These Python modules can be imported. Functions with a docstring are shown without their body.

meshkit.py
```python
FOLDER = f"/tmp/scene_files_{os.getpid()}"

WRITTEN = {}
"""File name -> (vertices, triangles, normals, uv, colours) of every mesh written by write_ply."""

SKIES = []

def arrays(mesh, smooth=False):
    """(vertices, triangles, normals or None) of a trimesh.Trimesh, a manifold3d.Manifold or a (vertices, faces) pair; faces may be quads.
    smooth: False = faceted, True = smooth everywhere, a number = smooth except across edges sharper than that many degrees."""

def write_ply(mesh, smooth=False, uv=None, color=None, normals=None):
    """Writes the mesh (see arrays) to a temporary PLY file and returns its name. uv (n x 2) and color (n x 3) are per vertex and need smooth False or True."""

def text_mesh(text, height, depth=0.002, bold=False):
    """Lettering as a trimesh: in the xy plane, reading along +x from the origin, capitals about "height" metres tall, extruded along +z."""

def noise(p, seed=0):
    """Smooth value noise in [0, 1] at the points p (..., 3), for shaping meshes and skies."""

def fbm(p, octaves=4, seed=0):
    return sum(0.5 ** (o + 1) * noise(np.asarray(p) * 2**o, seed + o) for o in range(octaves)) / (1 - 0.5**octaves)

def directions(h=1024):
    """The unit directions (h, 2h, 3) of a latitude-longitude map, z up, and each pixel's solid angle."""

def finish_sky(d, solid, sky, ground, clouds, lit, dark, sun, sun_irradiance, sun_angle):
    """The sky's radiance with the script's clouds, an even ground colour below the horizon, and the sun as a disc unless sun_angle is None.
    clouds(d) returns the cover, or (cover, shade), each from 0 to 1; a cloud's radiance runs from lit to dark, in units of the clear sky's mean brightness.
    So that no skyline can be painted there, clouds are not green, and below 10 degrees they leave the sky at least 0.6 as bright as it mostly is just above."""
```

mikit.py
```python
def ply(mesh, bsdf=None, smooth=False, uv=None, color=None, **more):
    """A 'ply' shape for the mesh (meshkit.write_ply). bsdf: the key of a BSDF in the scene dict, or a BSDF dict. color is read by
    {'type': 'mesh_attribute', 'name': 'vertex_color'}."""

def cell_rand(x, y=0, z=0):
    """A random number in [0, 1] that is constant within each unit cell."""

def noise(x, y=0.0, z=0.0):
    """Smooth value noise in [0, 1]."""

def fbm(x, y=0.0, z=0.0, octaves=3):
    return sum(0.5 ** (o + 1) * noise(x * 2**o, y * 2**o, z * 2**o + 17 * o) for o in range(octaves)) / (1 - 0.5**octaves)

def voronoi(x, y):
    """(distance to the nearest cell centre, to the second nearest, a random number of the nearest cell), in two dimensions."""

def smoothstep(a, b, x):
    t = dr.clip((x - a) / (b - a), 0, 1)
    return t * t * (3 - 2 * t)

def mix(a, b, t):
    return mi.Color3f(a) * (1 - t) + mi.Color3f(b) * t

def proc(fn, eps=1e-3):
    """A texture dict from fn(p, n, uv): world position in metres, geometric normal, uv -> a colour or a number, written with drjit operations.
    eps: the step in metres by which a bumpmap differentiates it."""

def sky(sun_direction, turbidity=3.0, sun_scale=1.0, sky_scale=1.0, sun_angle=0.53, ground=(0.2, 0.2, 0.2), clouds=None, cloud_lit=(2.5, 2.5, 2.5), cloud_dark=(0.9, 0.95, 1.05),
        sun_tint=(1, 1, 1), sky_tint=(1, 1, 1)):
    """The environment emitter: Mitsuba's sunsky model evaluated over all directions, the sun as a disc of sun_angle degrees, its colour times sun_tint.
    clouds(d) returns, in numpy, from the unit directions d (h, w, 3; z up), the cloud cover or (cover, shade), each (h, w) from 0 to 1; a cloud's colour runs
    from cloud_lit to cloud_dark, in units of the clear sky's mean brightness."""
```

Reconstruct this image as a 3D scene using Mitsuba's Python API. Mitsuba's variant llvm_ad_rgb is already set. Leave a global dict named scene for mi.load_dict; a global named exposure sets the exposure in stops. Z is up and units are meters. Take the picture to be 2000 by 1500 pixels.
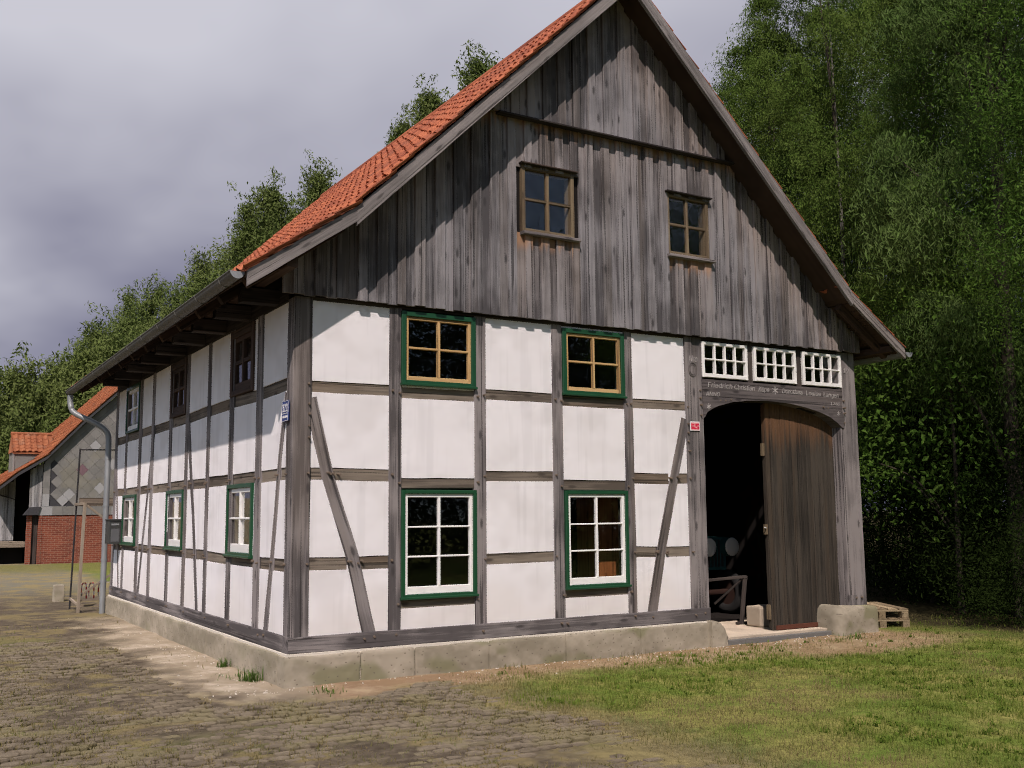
import math, random
import numpy as np, trimesh, drjit as dr, mitsuba as mi
import mikit, meshkit
from mikit import ply, proc, noise, fbm, voronoi, cell_rand, smoothstep, mix
from shapely.geometry import Polygon, LineString, Point, box as sbox, MultiPolygon
from shapely.ops import unary_union
from shapely import affinity
T = mi.ScalarTransform4f
rng = np.random.default_rng(7)
random.seed(7)
scene, labels = {}, {}

# ---------------------------------------------------------------- camera, sky, sun, exposure
YAW, PIT, ROL = 0.543613, 0.124782, -0.009130
CAM = np.array([-3.6563, -10.5706, 1.4264])
fw = np.array([math.sin(YAW)*math.cos(PIT), math.cos(YAW)*math.cos(PIT), math.sin(PIT)])
rt = np.array([math.cos(YAW), -math.sin(YAW), 0.0]); up0 = np.cross(rt, fw)
up = -rt*math.sin(ROL) + up0*math.cos(ROL)
scene['camera'] = dict(type='perspective', fov=52.776, fov_axis='x', near_clip=0.05, far_clip=2000.0,
    to_world=T().look_at(origin=CAM.tolist(), target=(CAM+fw).tolist(), up=up.tolist()))
SUN = np.array([-0.66, -1.0, 1.15])

def clouds(d):
    x, y, z = d[..., 0], d[..., 1], np.maximum(d[..., 2], 0.0)
    k = 1.0/(z+0.16)
    q = np.stack([x*k*1.7, y*k*1.1, z*0+3.3], -1)
    n1 = meshkit.fbm(q, 5, seed=4)
    q2 = np.stack([x*k*0.9+7, y*k*0.45, z*0+1.3], -1)
    n2 = meshkit.fbm(q2, 4, seed=11)
    el = np.degrees(np.arcsin(np.clip(z, 0, 1)))
    base = np.clip((28.0-el)/15.0, 0, 1)
    base = base*base*(3-2*base)
    shade = base*0.62 + (n1-0.5)*1.5 + (n2-0.5)*1.3 + 0.17
    # the cloud bank stands away from the sun; towards the sun the sky is broken
    h = np.hypot(SUN[0], SUN[1]); side = (x*SUN[0]+y*SUN[1])/h
    t = np.clip((side+0.15)/0.6, 0, 1); t = t*t*(3-2*t)
    cover = 0.97-t*(0.62+0.9*(0.5-n1))
    return np.clip(cover, 0, 1), np.clip(shade, 0, 1)

scene['sky'] = mikit.sky(SUN, turbidity=3, clouds=clouds, cloud_lit=(2.75, 2.72, 3.02), cloud_dark=(0.72, 0.71, 1.12), sun_tint=(0.955, 1.0, 1.27), ground=(0.16, 0.15, 0.10))
exposure = 1.38

# ---------------------------------------------------------------- naming helpers
used = {}
def numbered(base):
    n = used.get(base, -1) + 1
    used[base] = n
    return base if n == 0 else f'{base}_{n:03d}'
def put(name, shape, parent=None):
    key = numbered((parent + '__' if parent else '') + name)
    scene[key] = shape
    return key
def thing(name, label, cat, group=None):
    key = numbered(name)
    labels[key] = dict(label=label, category=cat)
    if group: labels[key]['group'] = group
    return key
def top(name, shape, label, cat, group=None, kind=None):
    key = put(name, shape)
    labels[key] = dict(label=label, category=cat)
    if group: labels[key]['group'] = group
    if kind: labels[key]['kind'] = kind
    return key
def struct(name, shape, label):
    key = put(name, shape); labels[key] = dict(label=label, kind='structure'); return key

# ---------------------------------------------------------------- materials
C3 = mi.Color3f
def mat(key, color, rough=0.85, metallic=0.0, spec=0.3, bump=None, bscale=1.0, eps=2e-3, **more):
    b = dict(type='principled', base_color=color if isinstance(color, dict) else dict(type='rgb', value=list(color)), roughness=rough, metallic=metallic, specular=spec, **more)
    if bump is not None:
        b = dict(type='bumpmap', arbitrary=proc(bump, eps), scale=bscale, bsdf=b)
    scene[key] = dict(type='twosided', bsdf=b)

def wood_fn(light, dark, warm, tone=0.35, warm_amt=0.35, streak=0.6, fresh=0.0, knots=True, grain=1.1, blotch=1.2, tan=0.0):
    def f(p, n, uv):
        u, v = uv.x, uv.y
        i = dr.floor(v/4.0); lv = v - i*4.0
        r = cell_rand(i, 5, 1); r2 = cell_rand(i, 9, 2)
        g = fbm(lv*120.0, u*3.4, i*3.7, 3)
        s = fbm(lv*34.0, u*1.5, i*1.3+9, 3)
        b = fbm(p.x*2.1+3, p.y*2.1, p.z*1.6, 4)
        t = dr.clip(0.5 + (s-0.5)*2.2*streak + (g-0.5)*grain + (b-0.5)*blotch + (r-0.5)*tone*2.0, 0, 1)
        c = mix(dark, light, t)
        w = smoothstep(0.55, 0.85, fbm(lv*9.0, u*0.6, i*2.1+31, 2)+(r2-0.5)*0.5)*warm_amt
        c = mix(c, warm, w)
        if knots:
            d1, d2, rr = voronoi(lv*5.5+i*7.3, u*1.9)
            kk = smoothstep(0.16, 0.05, d1)*smoothstep(0.45, 0.55, rr)
            c = mix(c, C3(dark)*0.55, kk*0.8)
        crack = smoothstep(0.64, 0.72, fbm(lv*55.0, u*0.55, i*5.1+77, 2))
        c = mix(c, C3(dark)*0.35, crack*0.75)
        if tan > 0:
            c = mix(c, c*C3(1.22, 1.02, 0.84), smoothstep(1.5, 0.1, u+(noise(lv*20.0, i*1.7)-0.5)*0.5)*tan)
        if fresh > 0:
            top_ = smoothstep(0.22, 0.02, u + (noise(lv*30.0, i*2.7)-0.5)*0.22)
            c = mix(c, C3(0.40, 0.22, 0.115), top_*fresh)
        return c
    return f
def wood_bump(p, n, uv):
    i = dr.floor(uv.y/4.0); lv = uv.y - i*4.0
    return fbm(lv*70.0, uv.x*1.8, i*3.7, 2)*0.004 - smoothstep(0.62, 0.72, fbm(lv*55.0, uv.x*0.55, i*5.1+77, 2))*0.004

W = lambda *a, **k: proc(wood_fn(*a, **k))
mat('m_timber', W((0.25, 0.228, 0.222), (0.088, 0.080, 0.080), (0.18, 0.145, 0.115), 0.35, 0.3, 0.8, blotch=1.9), 0.9, bump=wood_bump)
mat('m_timber_dark', W((0.075, 0.063, 0.056), (0.022, 0.018, 0.017), (0.07, 0.04, 0.025), 0.4, 0.35), 0.9, bump=wood_bump)
mat('m_rail', W((0.225, 0.190, 0.150), (0.095, 0.078, 0.062), (0.17, 0.12, 0.075), 0.4, 0.35), 0.9, bump=wood_bump)
mat('m_board', W((0.252, 0.245, 0.254), (0.072, 0.069, 0.072), (0.20, 0.17, 0.145), 0.42, 0.25, 0.6, fresh=0.0, grain=0.8, blotch=2.0, tan=0.7), 0.9, bump=wood_bump)
mat('m_board_fresh', W((0.252, 0.245, 0.254), (0.072, 0.069, 0.072), (0.20, 0.17, 0.145), 0.42, 0.25, 0.6, fresh=0.65, grain=0.8, blotch=2.0, tan=0.3), 0.9, bump=wood_bump)
mat('m_barge', W((0.255, 0.235, 0.225), (0.115, 0.105, 0.10), (0.22, 0.18, 0.15), 0.2, 0.2), 0.9, bump=wood_bump)
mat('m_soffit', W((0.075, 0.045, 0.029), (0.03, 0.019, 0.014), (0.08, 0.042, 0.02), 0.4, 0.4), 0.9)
mat('m_lintel', W((0.125, 0.110, 0.108), (0.042, 0.037, 0.038), (0.12, 0.095, 0.08), 0.3, 0.3, 0.8), 0.85, bump=wood_bump)
def leaf_door(p, n, uv):
    c = wood_fn((0.060, 0.051, 0.040), (0.027, 0.023, 0.018), (0.07, 0.045, 0.025), 0.35, 0.3, 0.7, knots=False)(p, n, uv)
    t = smoothstep(2.25, 2.75, p.z + (noise(uv.y*25.0, 3.0)-0.5)*0.35)
    return mix(c, C3(0.15, 0.074, 0.034)*(0.6+0.8*fbm(uv.y*40.0, uv.x*1.5)), t*0.7)
mat('m_door', proc(leaf_door), 0.8, bump=wood_bump)
mat('m_raw_wood', W((0.60, 0.42, 0.20), (0.44, 0.27, 0.11), (0.5, 0.33, 0.15), 0.2, 0.2, knots=False), 0.6)
mat('m_old_sash', W((0.20, 0.155, 0.095), (0.09, 0.065, 0.04), (0.21, 0.14, 0.07), 0.3, 0.4), 0.8)
mat('m_brown_sash', W((0.075, 0.045, 0.03), (0.03, 0.018, 0.014), (0.07, 0.035, 0.02), 0.3, 0.4), 0.7)
mat('m_pallet', W((0.33, 0.26, 0.16), (0.17, 0.13, 0.08), (0.26, 0.19, 0.11), 0.5, 0.4), 0.9)
mat('m_rack_wood', W((0.30, 0.25, 0.19), (0.16, 0.13, 0.10), (0.25, 0.20, 0.14), 0.5, 0.4), 0.9)
mat('m_dark_interior', proc(lambda p, n, uv: C3(0.010, 0.008, 0.007)*(0.6+0.8*fbm(p.x*3, p.y*3, p.z*3))), 0.95)  # near-black base colour stands in for the shade of rooms and recesses
def plaster(p, n, uv):
    b = fbm(p.x*2.3, p.y*2.3, p.z*2.3+4, 3); s = fbm(p.x*9, p.y*9, p.z*7, 3)
    c = mix(C3(0.80, 0.79, 0.80), C3(0.71, 0.695, 0.695), smoothstep(0.45, 0.75, b)*0.75 + (s-0.5)*0.25)
    low = smoothstep(0.75, 0.15, p.z + (noise(p.x*3+p.y*3, p.z*2)-0.5)*0.5)
    c = c*(1.0-0.07*smoothstep(0.55, 0.75, fbm(p.x*11+p.y*11, p.z*0.7, 3.0, 3)))
    return mix(c, C3(0.70, 0.665, 0.62), low*0.5)
mat('m_plaster', proc(plaster), 0.92, bump=lambda p, n, uv: fbm(p.x*3, p.y*3, p.z*3, 3)*0.014+fbm(p.x*45, p.y*45, p.z*45, 2)*0.0015, eps=4e-3)
def concrete(p, n, uv):
    b = fbm(p.x*1.7+2, p.y*1.7, p.z*2, 4); s = fbm(p.x*14, p.y*14, p.z*14, 3)
    c = mix(C3(0.25, 0.222, 0.165), C3(0.40, 0.355, 0.275), dr.clip((b-0.5)*2.6+0.5+(s-0.5)*0.9, 0, 1))
    m = smoothstep(0.55, 0.7, fbm(p.x*2.2+9, p.y*2.2, p.z*3+5, 3))
    c = mix(c, C3(0.19, 0.185, 0.10), m*(0.25+0.5*smoothstep(0.02, 0.06, p.x)))
    d1, d2, rr = voronoi(p.x*16+p.y*16, p.z*22)
    return mix(c, C3(0.12, 0.10, 0.08), smoothstep(0.22, 0.08, d1)*smoothstep(0.72, 0.8, rr)*0.7)
mat('m_stone', proc(concrete), 0.95, bump=lambda p, n, uv: fbm(p.x*9, p.y*9, p.z*9, 4)*0.02, eps=4e-3)
mat('m_mortar', (0.62, 0.58, 0.50), 0.95)
mat('m_floor', proc(lambda p, n, uv: C3(0.46, 0.39, 0.30)*(0.75+0.5*fbm(p.x*4, p.y*4, 2.0, 4))), 0.9)
mat('m_steel_strip', (0.15, 0.148, 0.14), 0.6, spec=0.5)
mat('m_green', proc(lambda p, n, uv: mix(C3(0.010, 0.058, 0.025), C3(0.015, 0.074, 0.033), fbm(p.x*7, p.y*7, p.z*7))), 0.35, spec=0.5)
mat('m_white', proc(lambda p, n, uv: C3(0.82, 0.82, 0.79)*(0.93+0.12*fbm(p.x*6, p.y*6, p.z*6))), 0.4, spec=0.5)
scene['m_glass'] = dict(type='thindielectric', int_ior=1.5, ext_ior=1.0)
def tile_col(p, n, uv):
    a = cell_rand(dr.floor(p.y/0.238), dr.floor(p.z/0.21), 3)
    b = fbm(p.x*1.2, p.y*0.8, p.z*1.2, 3); s = fbm(p.x*25, p.y*25, p.z*25, 2)
    c = mix(C3(0.25, 0.066, 0.033), C3(0.43, 0.135, 0.060), dr.clip(0.5+(a-0.5)*0.9+(s-0.5)*0.5+(b-0.5)*0.8, 0, 1))
    return mix(c, C3(0.19, 0.075, 0.045), smoothstep(0.52, 0.75, fbm(p.x*2.2, p.y*1.4, p.z*2.2+5, 3))*0.5)
mat('m_tile', proc(tile_col), 0.75, spec=0.35)
def tile_old(p, n, uv):
    a = cell_rand(dr.floor(p.y/0.3), dr.floor(p.z/0.25), dr.floor(p.x/0.3))
    b = fbm(p.x*1.1, p.y*1.1, p.z*1.1, 3)
    c = mix(C3(0.26, 0.085, 0.04), C3(0.42, 0.165, 0.075), dr.clip(a*0.6+(b-0.3)*0.8, 0, 1))
    return mix(c, C3(0.25, 0.14, 0.09), smoothstep(0.6, 0.75, fbm(p.x*3, p.y*3, p.z*3, 2))*0.5)
mat('m_tile_old', proc(tile_old), 0.8)
mat('m_zinc', proc(lambda p, n, uv: mix(C3(0.22, 0.24, 0.25), C3(0.36, 0.38, 0.39), fbm(p.x*3, p.y*3, p.z*2))), 0.5, metallic=0.35, spec=0.5)
mat('m_gutter', proc(lambda p, n, uv: mix(C3(0.10, 0.10, 0.09), C3(0.17, 0.165, 0.15), fbm(p.x*5, p.y*1.5, p.z*5))), 0.6, metallic=0.2)
mat('m_peg', (0.16, 0.125, 0.095), 0.9)
mat('m_letter', proc(lambda p, n, uv: mix(C3(0.27, 0.255, 0.25), C3(0.42, 0.40, 0.38), smoothstep(0.35, 0.6, fbm(p.x*30, p.y*30, p.z*30, 2)))), 0.9)
mat('m_blue', (0.02, 0.04, 0.16), 0.25, spec=0.6)
mat('m_sign_white', (0.8, 0.8, 0.8), 0.3)
mat('m_red', (0.60, 0.02, 0.06), 0.35)
mat('m_pink', (0.75, 0.33, 0.34), 0.4)
mat('m_box', proc(lambda p, n, uv: C3(0.045, 0.047, 0.045)*(0.7+0.6*fbm(p.x*6, p.y*6, p.z*6))), 0.5)
mat('m_box_face', (0.11, 0.115, 0.12), 0.4)
mat('m_black_metal', (0.03, 0.028, 0.028), 0.5)
mat('m_teal', (0.02, 0.075, 0.08), 0.4)
mat('m_rubber', (0.02, 0.02, 0.02), 0.9)
mat('m_lamp_white', (0.62, 0.62, 0.60), 0.3)
mat('m_rust', (0.03, 0.014, 0.010), 0.9)
mat('m_batten', (0.10, 0.036, 0.022), 0.9)
mat('m_cabinet', W((0.30, 0.115, 0.04), (0.16, 0.05, 0.018), (0.28, 0.12, 0.04), 0.2, 0.2), 0.5)
def slate(p, n, uv):
    r = cell_rand(dr.floor(uv.y/4.0), 5, 1)
    c = mix(C3(0.15, 0.15, 0.14), C3(0.245, 0.24, 0.225), dr.clip(0.2+r*0.4+(fbm(p.x*4, p.z*4, p.y*4, 3)-0.4)*0.7, 0, 1))
    return mix(c, C3(0.24, 0.22, 0.13), smoothstep(0.5, 0.75, fbm(p.x*1.7, p.z*2.2, 5.0, 3))*0.25)
mat('m_slate', proc(slate), 0.7)
mat('m_slate_violet', (0.17, 0.105, 0.12), 0.7)
mat('m_slate_pale', (0.33, 0.335, 0.335), 0.6)
mat('m_slate_black', (0.05, 0.05, 0.055), 0.6)
def brick(p, n, uv):
    u, v = uv.x, uv.y
    row = dr.floor(v/0.077); uo = u/0.25 + 0.5*(row - 2*dr.floor(row/2))
    fu = uo-dr.floor(uo); fv = v/0.077-row
    r = cell_rand(dr.floor(uo), row, 2)
    c = mix(C3(0.15, 0.034, 0.020), C3(0.27, 0.075, 0.04), dr.clip(r*0.7+(fbm(u*1.5, v*1.5, 3.0, 3)-0.35)*0.9, 0, 1))
    m = dr.maximum(smoothstep(0.06, 0.02, dr.minimum(fu, 1-fu)), smoothstep(0.16, 0.06, dr.minimum(fv, 1-fv)))
    return mix(c, C3(0.28, 0.20, 0.15), m*0.75)
mat('m_brick', proc(brick), 0.9)
mat('m_pale_plank', W((0.40, 0.40, 0.40), (0.20, 0.20, 0.20), (0.33, 0.31, 0.28), 0.6, 0.4), 0.9)
def bark_birch(p, n, uv):
    b = smoothstep(0.48, 0.62, fbm(p.x*5, p.y*5, p.z*5, 3))
    return mix(C3(0.24, 0.225, 0.195), C3(0.05, 0.042, 0.034), b)
mat('m_birch_bark', proc(bark_birch), 0.8)
mat('m_bark', proc(lambda p, n, uv: mix(C3(0.035, 0.028, 0.021), C3(0.085, 0.072, 0.055), fbm(p.x*14, p.y*14, p.z*3, 3))), 0.95)
def foliage(key, a, b, c, trans=0.7):
    def f(p, n, uv):
        t = fbm(p.x*0.35, p.y*0.35, p.z*0.35, 2); s = cell_rand(dr.floor(p.x*7), dr.floor(p.y*7), dr.floor(p.z*7))
        q = mix(C3(a), C3(b), smoothstep(0.3, 0.7, t))
        return mix(q, C3(c), s*0.5)
    scene[key] = dict(type='principledthin', base_color=proc(f), roughness=0.5, diff_trans=trans)
foliage('m_leaf', (0.058, 0.128, 0.020), (0.098, 0.180, 0.028), (0.145, 0.21, 0.052), 0.5)
foliage('m_leaf_shade', (0.014, 0.027, 0.007), (0.022, 0.038, 0.009), (0.03, 0.045, 0.013), 0.5)  # leaf colour darkened to carry the deep shade low in the wood
foliage('m_leaf_birch', (0.074, 0.138, 0.024), (0.110, 0.175, 0.034), (0.16, 0.205, 0.064), 0.5)
foliage('m_leaf_grey', (0.080, 0.142, 0.034), (0.11, 0.178, 0.046), (0.16, 0.215, 0.085), 0.5)
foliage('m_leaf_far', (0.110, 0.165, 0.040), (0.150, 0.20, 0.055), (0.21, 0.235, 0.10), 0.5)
scene['m_blade'] = dict(type='principledthin', base_color=dict(type='mesh_attribute', name='vertex_color'), roughness=0.6, diff_trans=0.6)
scene['m_vcol'] = dict(type='twosided', bsdf=dict(type='diffuse', reflectance=dict(type='mesh_attribute', name='vertex_color')))

# ---------------------------------------------------------------- mesh helpers
class MB:
    """quads/tris with uv; flat shaded"""
    def __init__(s): s.v, s.f, s.uv, s.n = [], [], [], 0
    def quad(s, pts, uvs):
        s.v += list(pts); s.uv += list(uvs); k = s.n
        s.f += [[k, k+1, k+2], [k, k+2, k+3]]; s.n += 4
    def tri(s, pts, uvs):
        s.v += list(pts); s.uv += list(uvs); k = s.n; s.f.append([k, k+1, k+2]); s.n += 3
    def ply(s, m, smooth=False):
        return ply((np.array(s.v, float), np.array(s.f, int)), m, smooth=smooth, uv=np.array(s.uv, float))
ids = iter(range(10**6))
def vid(): return 4.0*((next(ids)*37) % 190)

def beam(mb, pts, a, wa, wb, amp=0.006, ch=0.008, seg=0.22, back=True, seed=None, u0=0.0):
    """timber along the polyline pts; a = unit width direction (made perpendicular), wb = depth along axis x a"""
    pts = np.array(pts, float); a = np.array(a, float)
    seg_l = np.linalg.norm(np.diff(pts, axis=0), axis=1); cum = np.r_[0, np.cumsum(seg_l)]; L = cum[-1]
    n = max(1, int(round(L/seg))); s = np.linspace(0, L, n+1)
    P = np.stack([np.interp(s, cum, pts[:, k]) for k in range(3)], 1)
    tan = np.gradient(P, axis=0) if len(P) > 1 else np.array([pts[1]-pts[0]]*2); tan /= np.linalg.norm(tan, axis=1, keepdims=True)
    sd = seed if seed is not None else next(ids)
    wa_ = np.interp(s, [0, L], wa) if isinstance(wa, (tuple, list)) else np.full(n+1, wa)
    def wob(o): return (meshkit.fbm(np.stack([s*1.6+sd*7.1, s*0+o*3.7, s*0+0.5], -1), 3, seed=3)-0.5)*2*amp
    l, r, f = wob(1), wob(2), wob(3)*0.5
    off = vid(); rings = []
    for k in range(n+1):
        A = a - tan[k]*(a@tan[k]); A /= np.linalg.norm(A); B = np.cross(tan[k], A)
        x0, x1, y0, y1 = -wa_[k]/2+l[k], wa_[k]/2+r[k], -wb/2+f[k], wb/2
        c = min(ch, wa_[k]*0.3, wb*0.3)
        sec = [(x0+c, y0), (x1-c, y0), (x1, y0+c), (x1, y1-c), (x1-c, y1), (x0+c, y1), (x0, y1-c), (x0, y0+c)]
        rings.append([P[k]+A*x+B*y for x, y in sec])
    per = np.r_[0, np.cumsum([np.linalg.norm(np.subtract(rings[0][(j+1) % 8], rings[0][j])) for j in range(8)])]
    for k in range(n):
        for j in range(8):
            j2 = (j+1) % 8
            mb.quad([rings[k][j], rings[k][j2], rings[k+1][j2], rings[k+1][j]],
                    [(s[k]+u0, off+per[j]), (s[k]+u0, off+per[j+1]), (s[k+1]+u0, off+per[j+1]), (s[k+1]+u0, off+per[j])])
    for k in (0, n):
        R = rings[k]; uu = [(0.02*j, off+0.03*j) for j in range(8)]
        for q in ((0, 1, 2, 3), (0, 3, 4, 7), (7, 4, 5, 6)): mb.quad([R[i] for i in q], [uu[i] for i in q])
def bx(mb, lo, hi, ch=0.0, axis=None):
    """box lo..hi as a straight beam along its longest axis"""
    lo, hi = np.array(lo, float), np.array(hi, float); d = hi-lo; ax = int(np.argmax(d)) if axis is None else axis
    c = (lo+hi)/2; p0, p1 = c.copy(), c.copy(); p0[ax], p1[ax] = lo[ax], hi[ax]
    o = [(1, 2), (2, 0), (0, 1)][ax]
    a = np.zeros(3); a[o[0]] = 1
    beam(mb, [p0, p1], a, d[o[0]], d[o[1]], amp=0, ch=ch, seg=1e9)
def mesh_of(fn, m, *a, **k):
    mb = MB(); fn(mb, *a, **k); return mb.ply(m)
def box_ply(lo, hi, m, ch=0.004, axis=None): return mesh_of(bx, m, lo, hi, ch, axis)
def tube(pts, r, sides=10, closed=True):
    pts = np.array(pts, float); r = np.broadcast_to(r, (len(pts),))
    t = np.gradient(pts, axis=0); t /= np.linalg.norm(t, axis=1, keepdims=True)+1e-12
    a = np.cross(t, np.where(np.abs(t[:, 2:]) < 0.9, [0, 0, 1.0], [1.0, 0, 0])); a /= np.linalg.norm(a, axis=1, keepdims=True)
    b = np.cross(t, a); g = np.arange(sides)*2*np.pi/sides
    v = (pts[:, None]+r[:, None, None]*(np.cos(g)[None, :, None]*a[:, None]+np.sin(g)[None, :, None]*b[:, None])).reshape(-1, 3)
    f = []
    for i in range(len(pts)-1):
        for j in range(sides):
            k = (j+1) % sides
            f += [[i*sides+j, i*sides+k, (i+1)*sides+k], [i*sides+j, (i+1)*sides+k, (i+1)*sides+j]]
    if closed:
        for i0, fl in ((0, 1), ((len(pts)-1)*sides, 0)):
            c = len(v); v = np.vstack([v, v[i0:i0+sides].mean(0)])
            for j in range(sides): f.append([c, i0+(j+1) % sides, i0+j] if fl else [c, i0+j, i0+(j+1) % sides])
    return trimesh.Trimesh(v, f, process=False)
def cat(ms): return trimesh.util.concatenate(ms)
def extrude(poly, depth):
    ps = [g for g in getattr(poly, 'geoms', [poly]) if g.area > 1e-6]
    return cat([trimesh.creation.extrude_polygon(g, depth, engine='earcut') for g in ps])
FRONT = lambda s, z, d: np.stack([s, d, z], -1)
LEFT = lambda s, z, d: np.stack([d, s, z], -1)
def on_face(poly, face, d0, d1):
    """a polygon in facade coordinates (s, z), extruded from depth d0 (outside) to d1"""
    m = extrude(poly, d1-d0); v = m.vertices
    return trimesh.Trimesh(face(v[:, 0], v[:, 1], v[:, 2]+d0), m.faces, process=False)
def uvmesh(mesh, m, ax=(0, 2)):
    v = mesh.vertices[mesh.faces.ravel()]; off = vid()
    return ply((v, np.arange(len(v)).reshape(-1, 3)), m, uv=np.stack([v[:, ax[0]], off+np.abs(v[:, ax[1]]) % 3.9], 1))
def rough_ring(poly, step=0.06, amp=0.006, seed=1):
    def ring(c):
        c = np.array(c)[:-1]; q = np.vstack([c[i]+(c[(i+1) % len(c)]-c[i])*np.linspace(0, 1, max(1, int(math.dist(c[i], c[(i+1) % len(c)])/step)), endpoint=False)[:, None] for i in range(len(c))])
        w = meshkit.fbm(np.stack([q[:, 0]*4, q[:, 1]*4, q[:, 0]*0+seed], -1), 3, seed=5)-0.5
        w2 = meshkit.fbm(np.stack([q[:, 0]*4, q[:, 1]*4, q[:, 0]*0+seed+50], -1), 3, seed=6)-0.5
        return q+np.stack([w, w2], 1)*2*amp
    return Polygon(ring(poly.exterior.coords), [i.coords for i in poly.interiors if Polygon(i).area > 0.002]).buffer(0)
def smooth_ply(m, b, angle=40): return ply(m, b, smooth=angle)

GZ = -0.33
# ================================================================ GROUND
def lawn_mask_np(x, y):
    n = meshkit.fbm(np.stack([x*0.9, y*0.9, x*0+2], -1), 4, seed=21)-0.5
    e = 1.45+0.9*n+0.12*np.sin(y*1.3)
    m = np.clip((x-e)/0.75, 0, 1)
    return m
def soil_mask_np(x, y):
    n = meshkit.fbm(np.stack([x*0.8, y*0.8, x*0+7], -1), 3, seed=23)-0.5
    front = np.clip((y+0.95+n*0.9-0.12*np.clip(x-1, -1, 1))/0.45, 0, 1)*(x > -1)*(x < 9.3)
    gate = np.clip(1.25-np.hypot((x-7.6)/1.7, (y+0.9)/0.75)+n*1.1, 0, 1)
    left = np.clip((x+1.0+n*1.0)/0.5, 0, 1)*(y > -0.6)*(y < 9.5)*(x < 0.3)
    return np.clip(np.maximum(np.maximum(front, gate), left), 0, 1)
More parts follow.
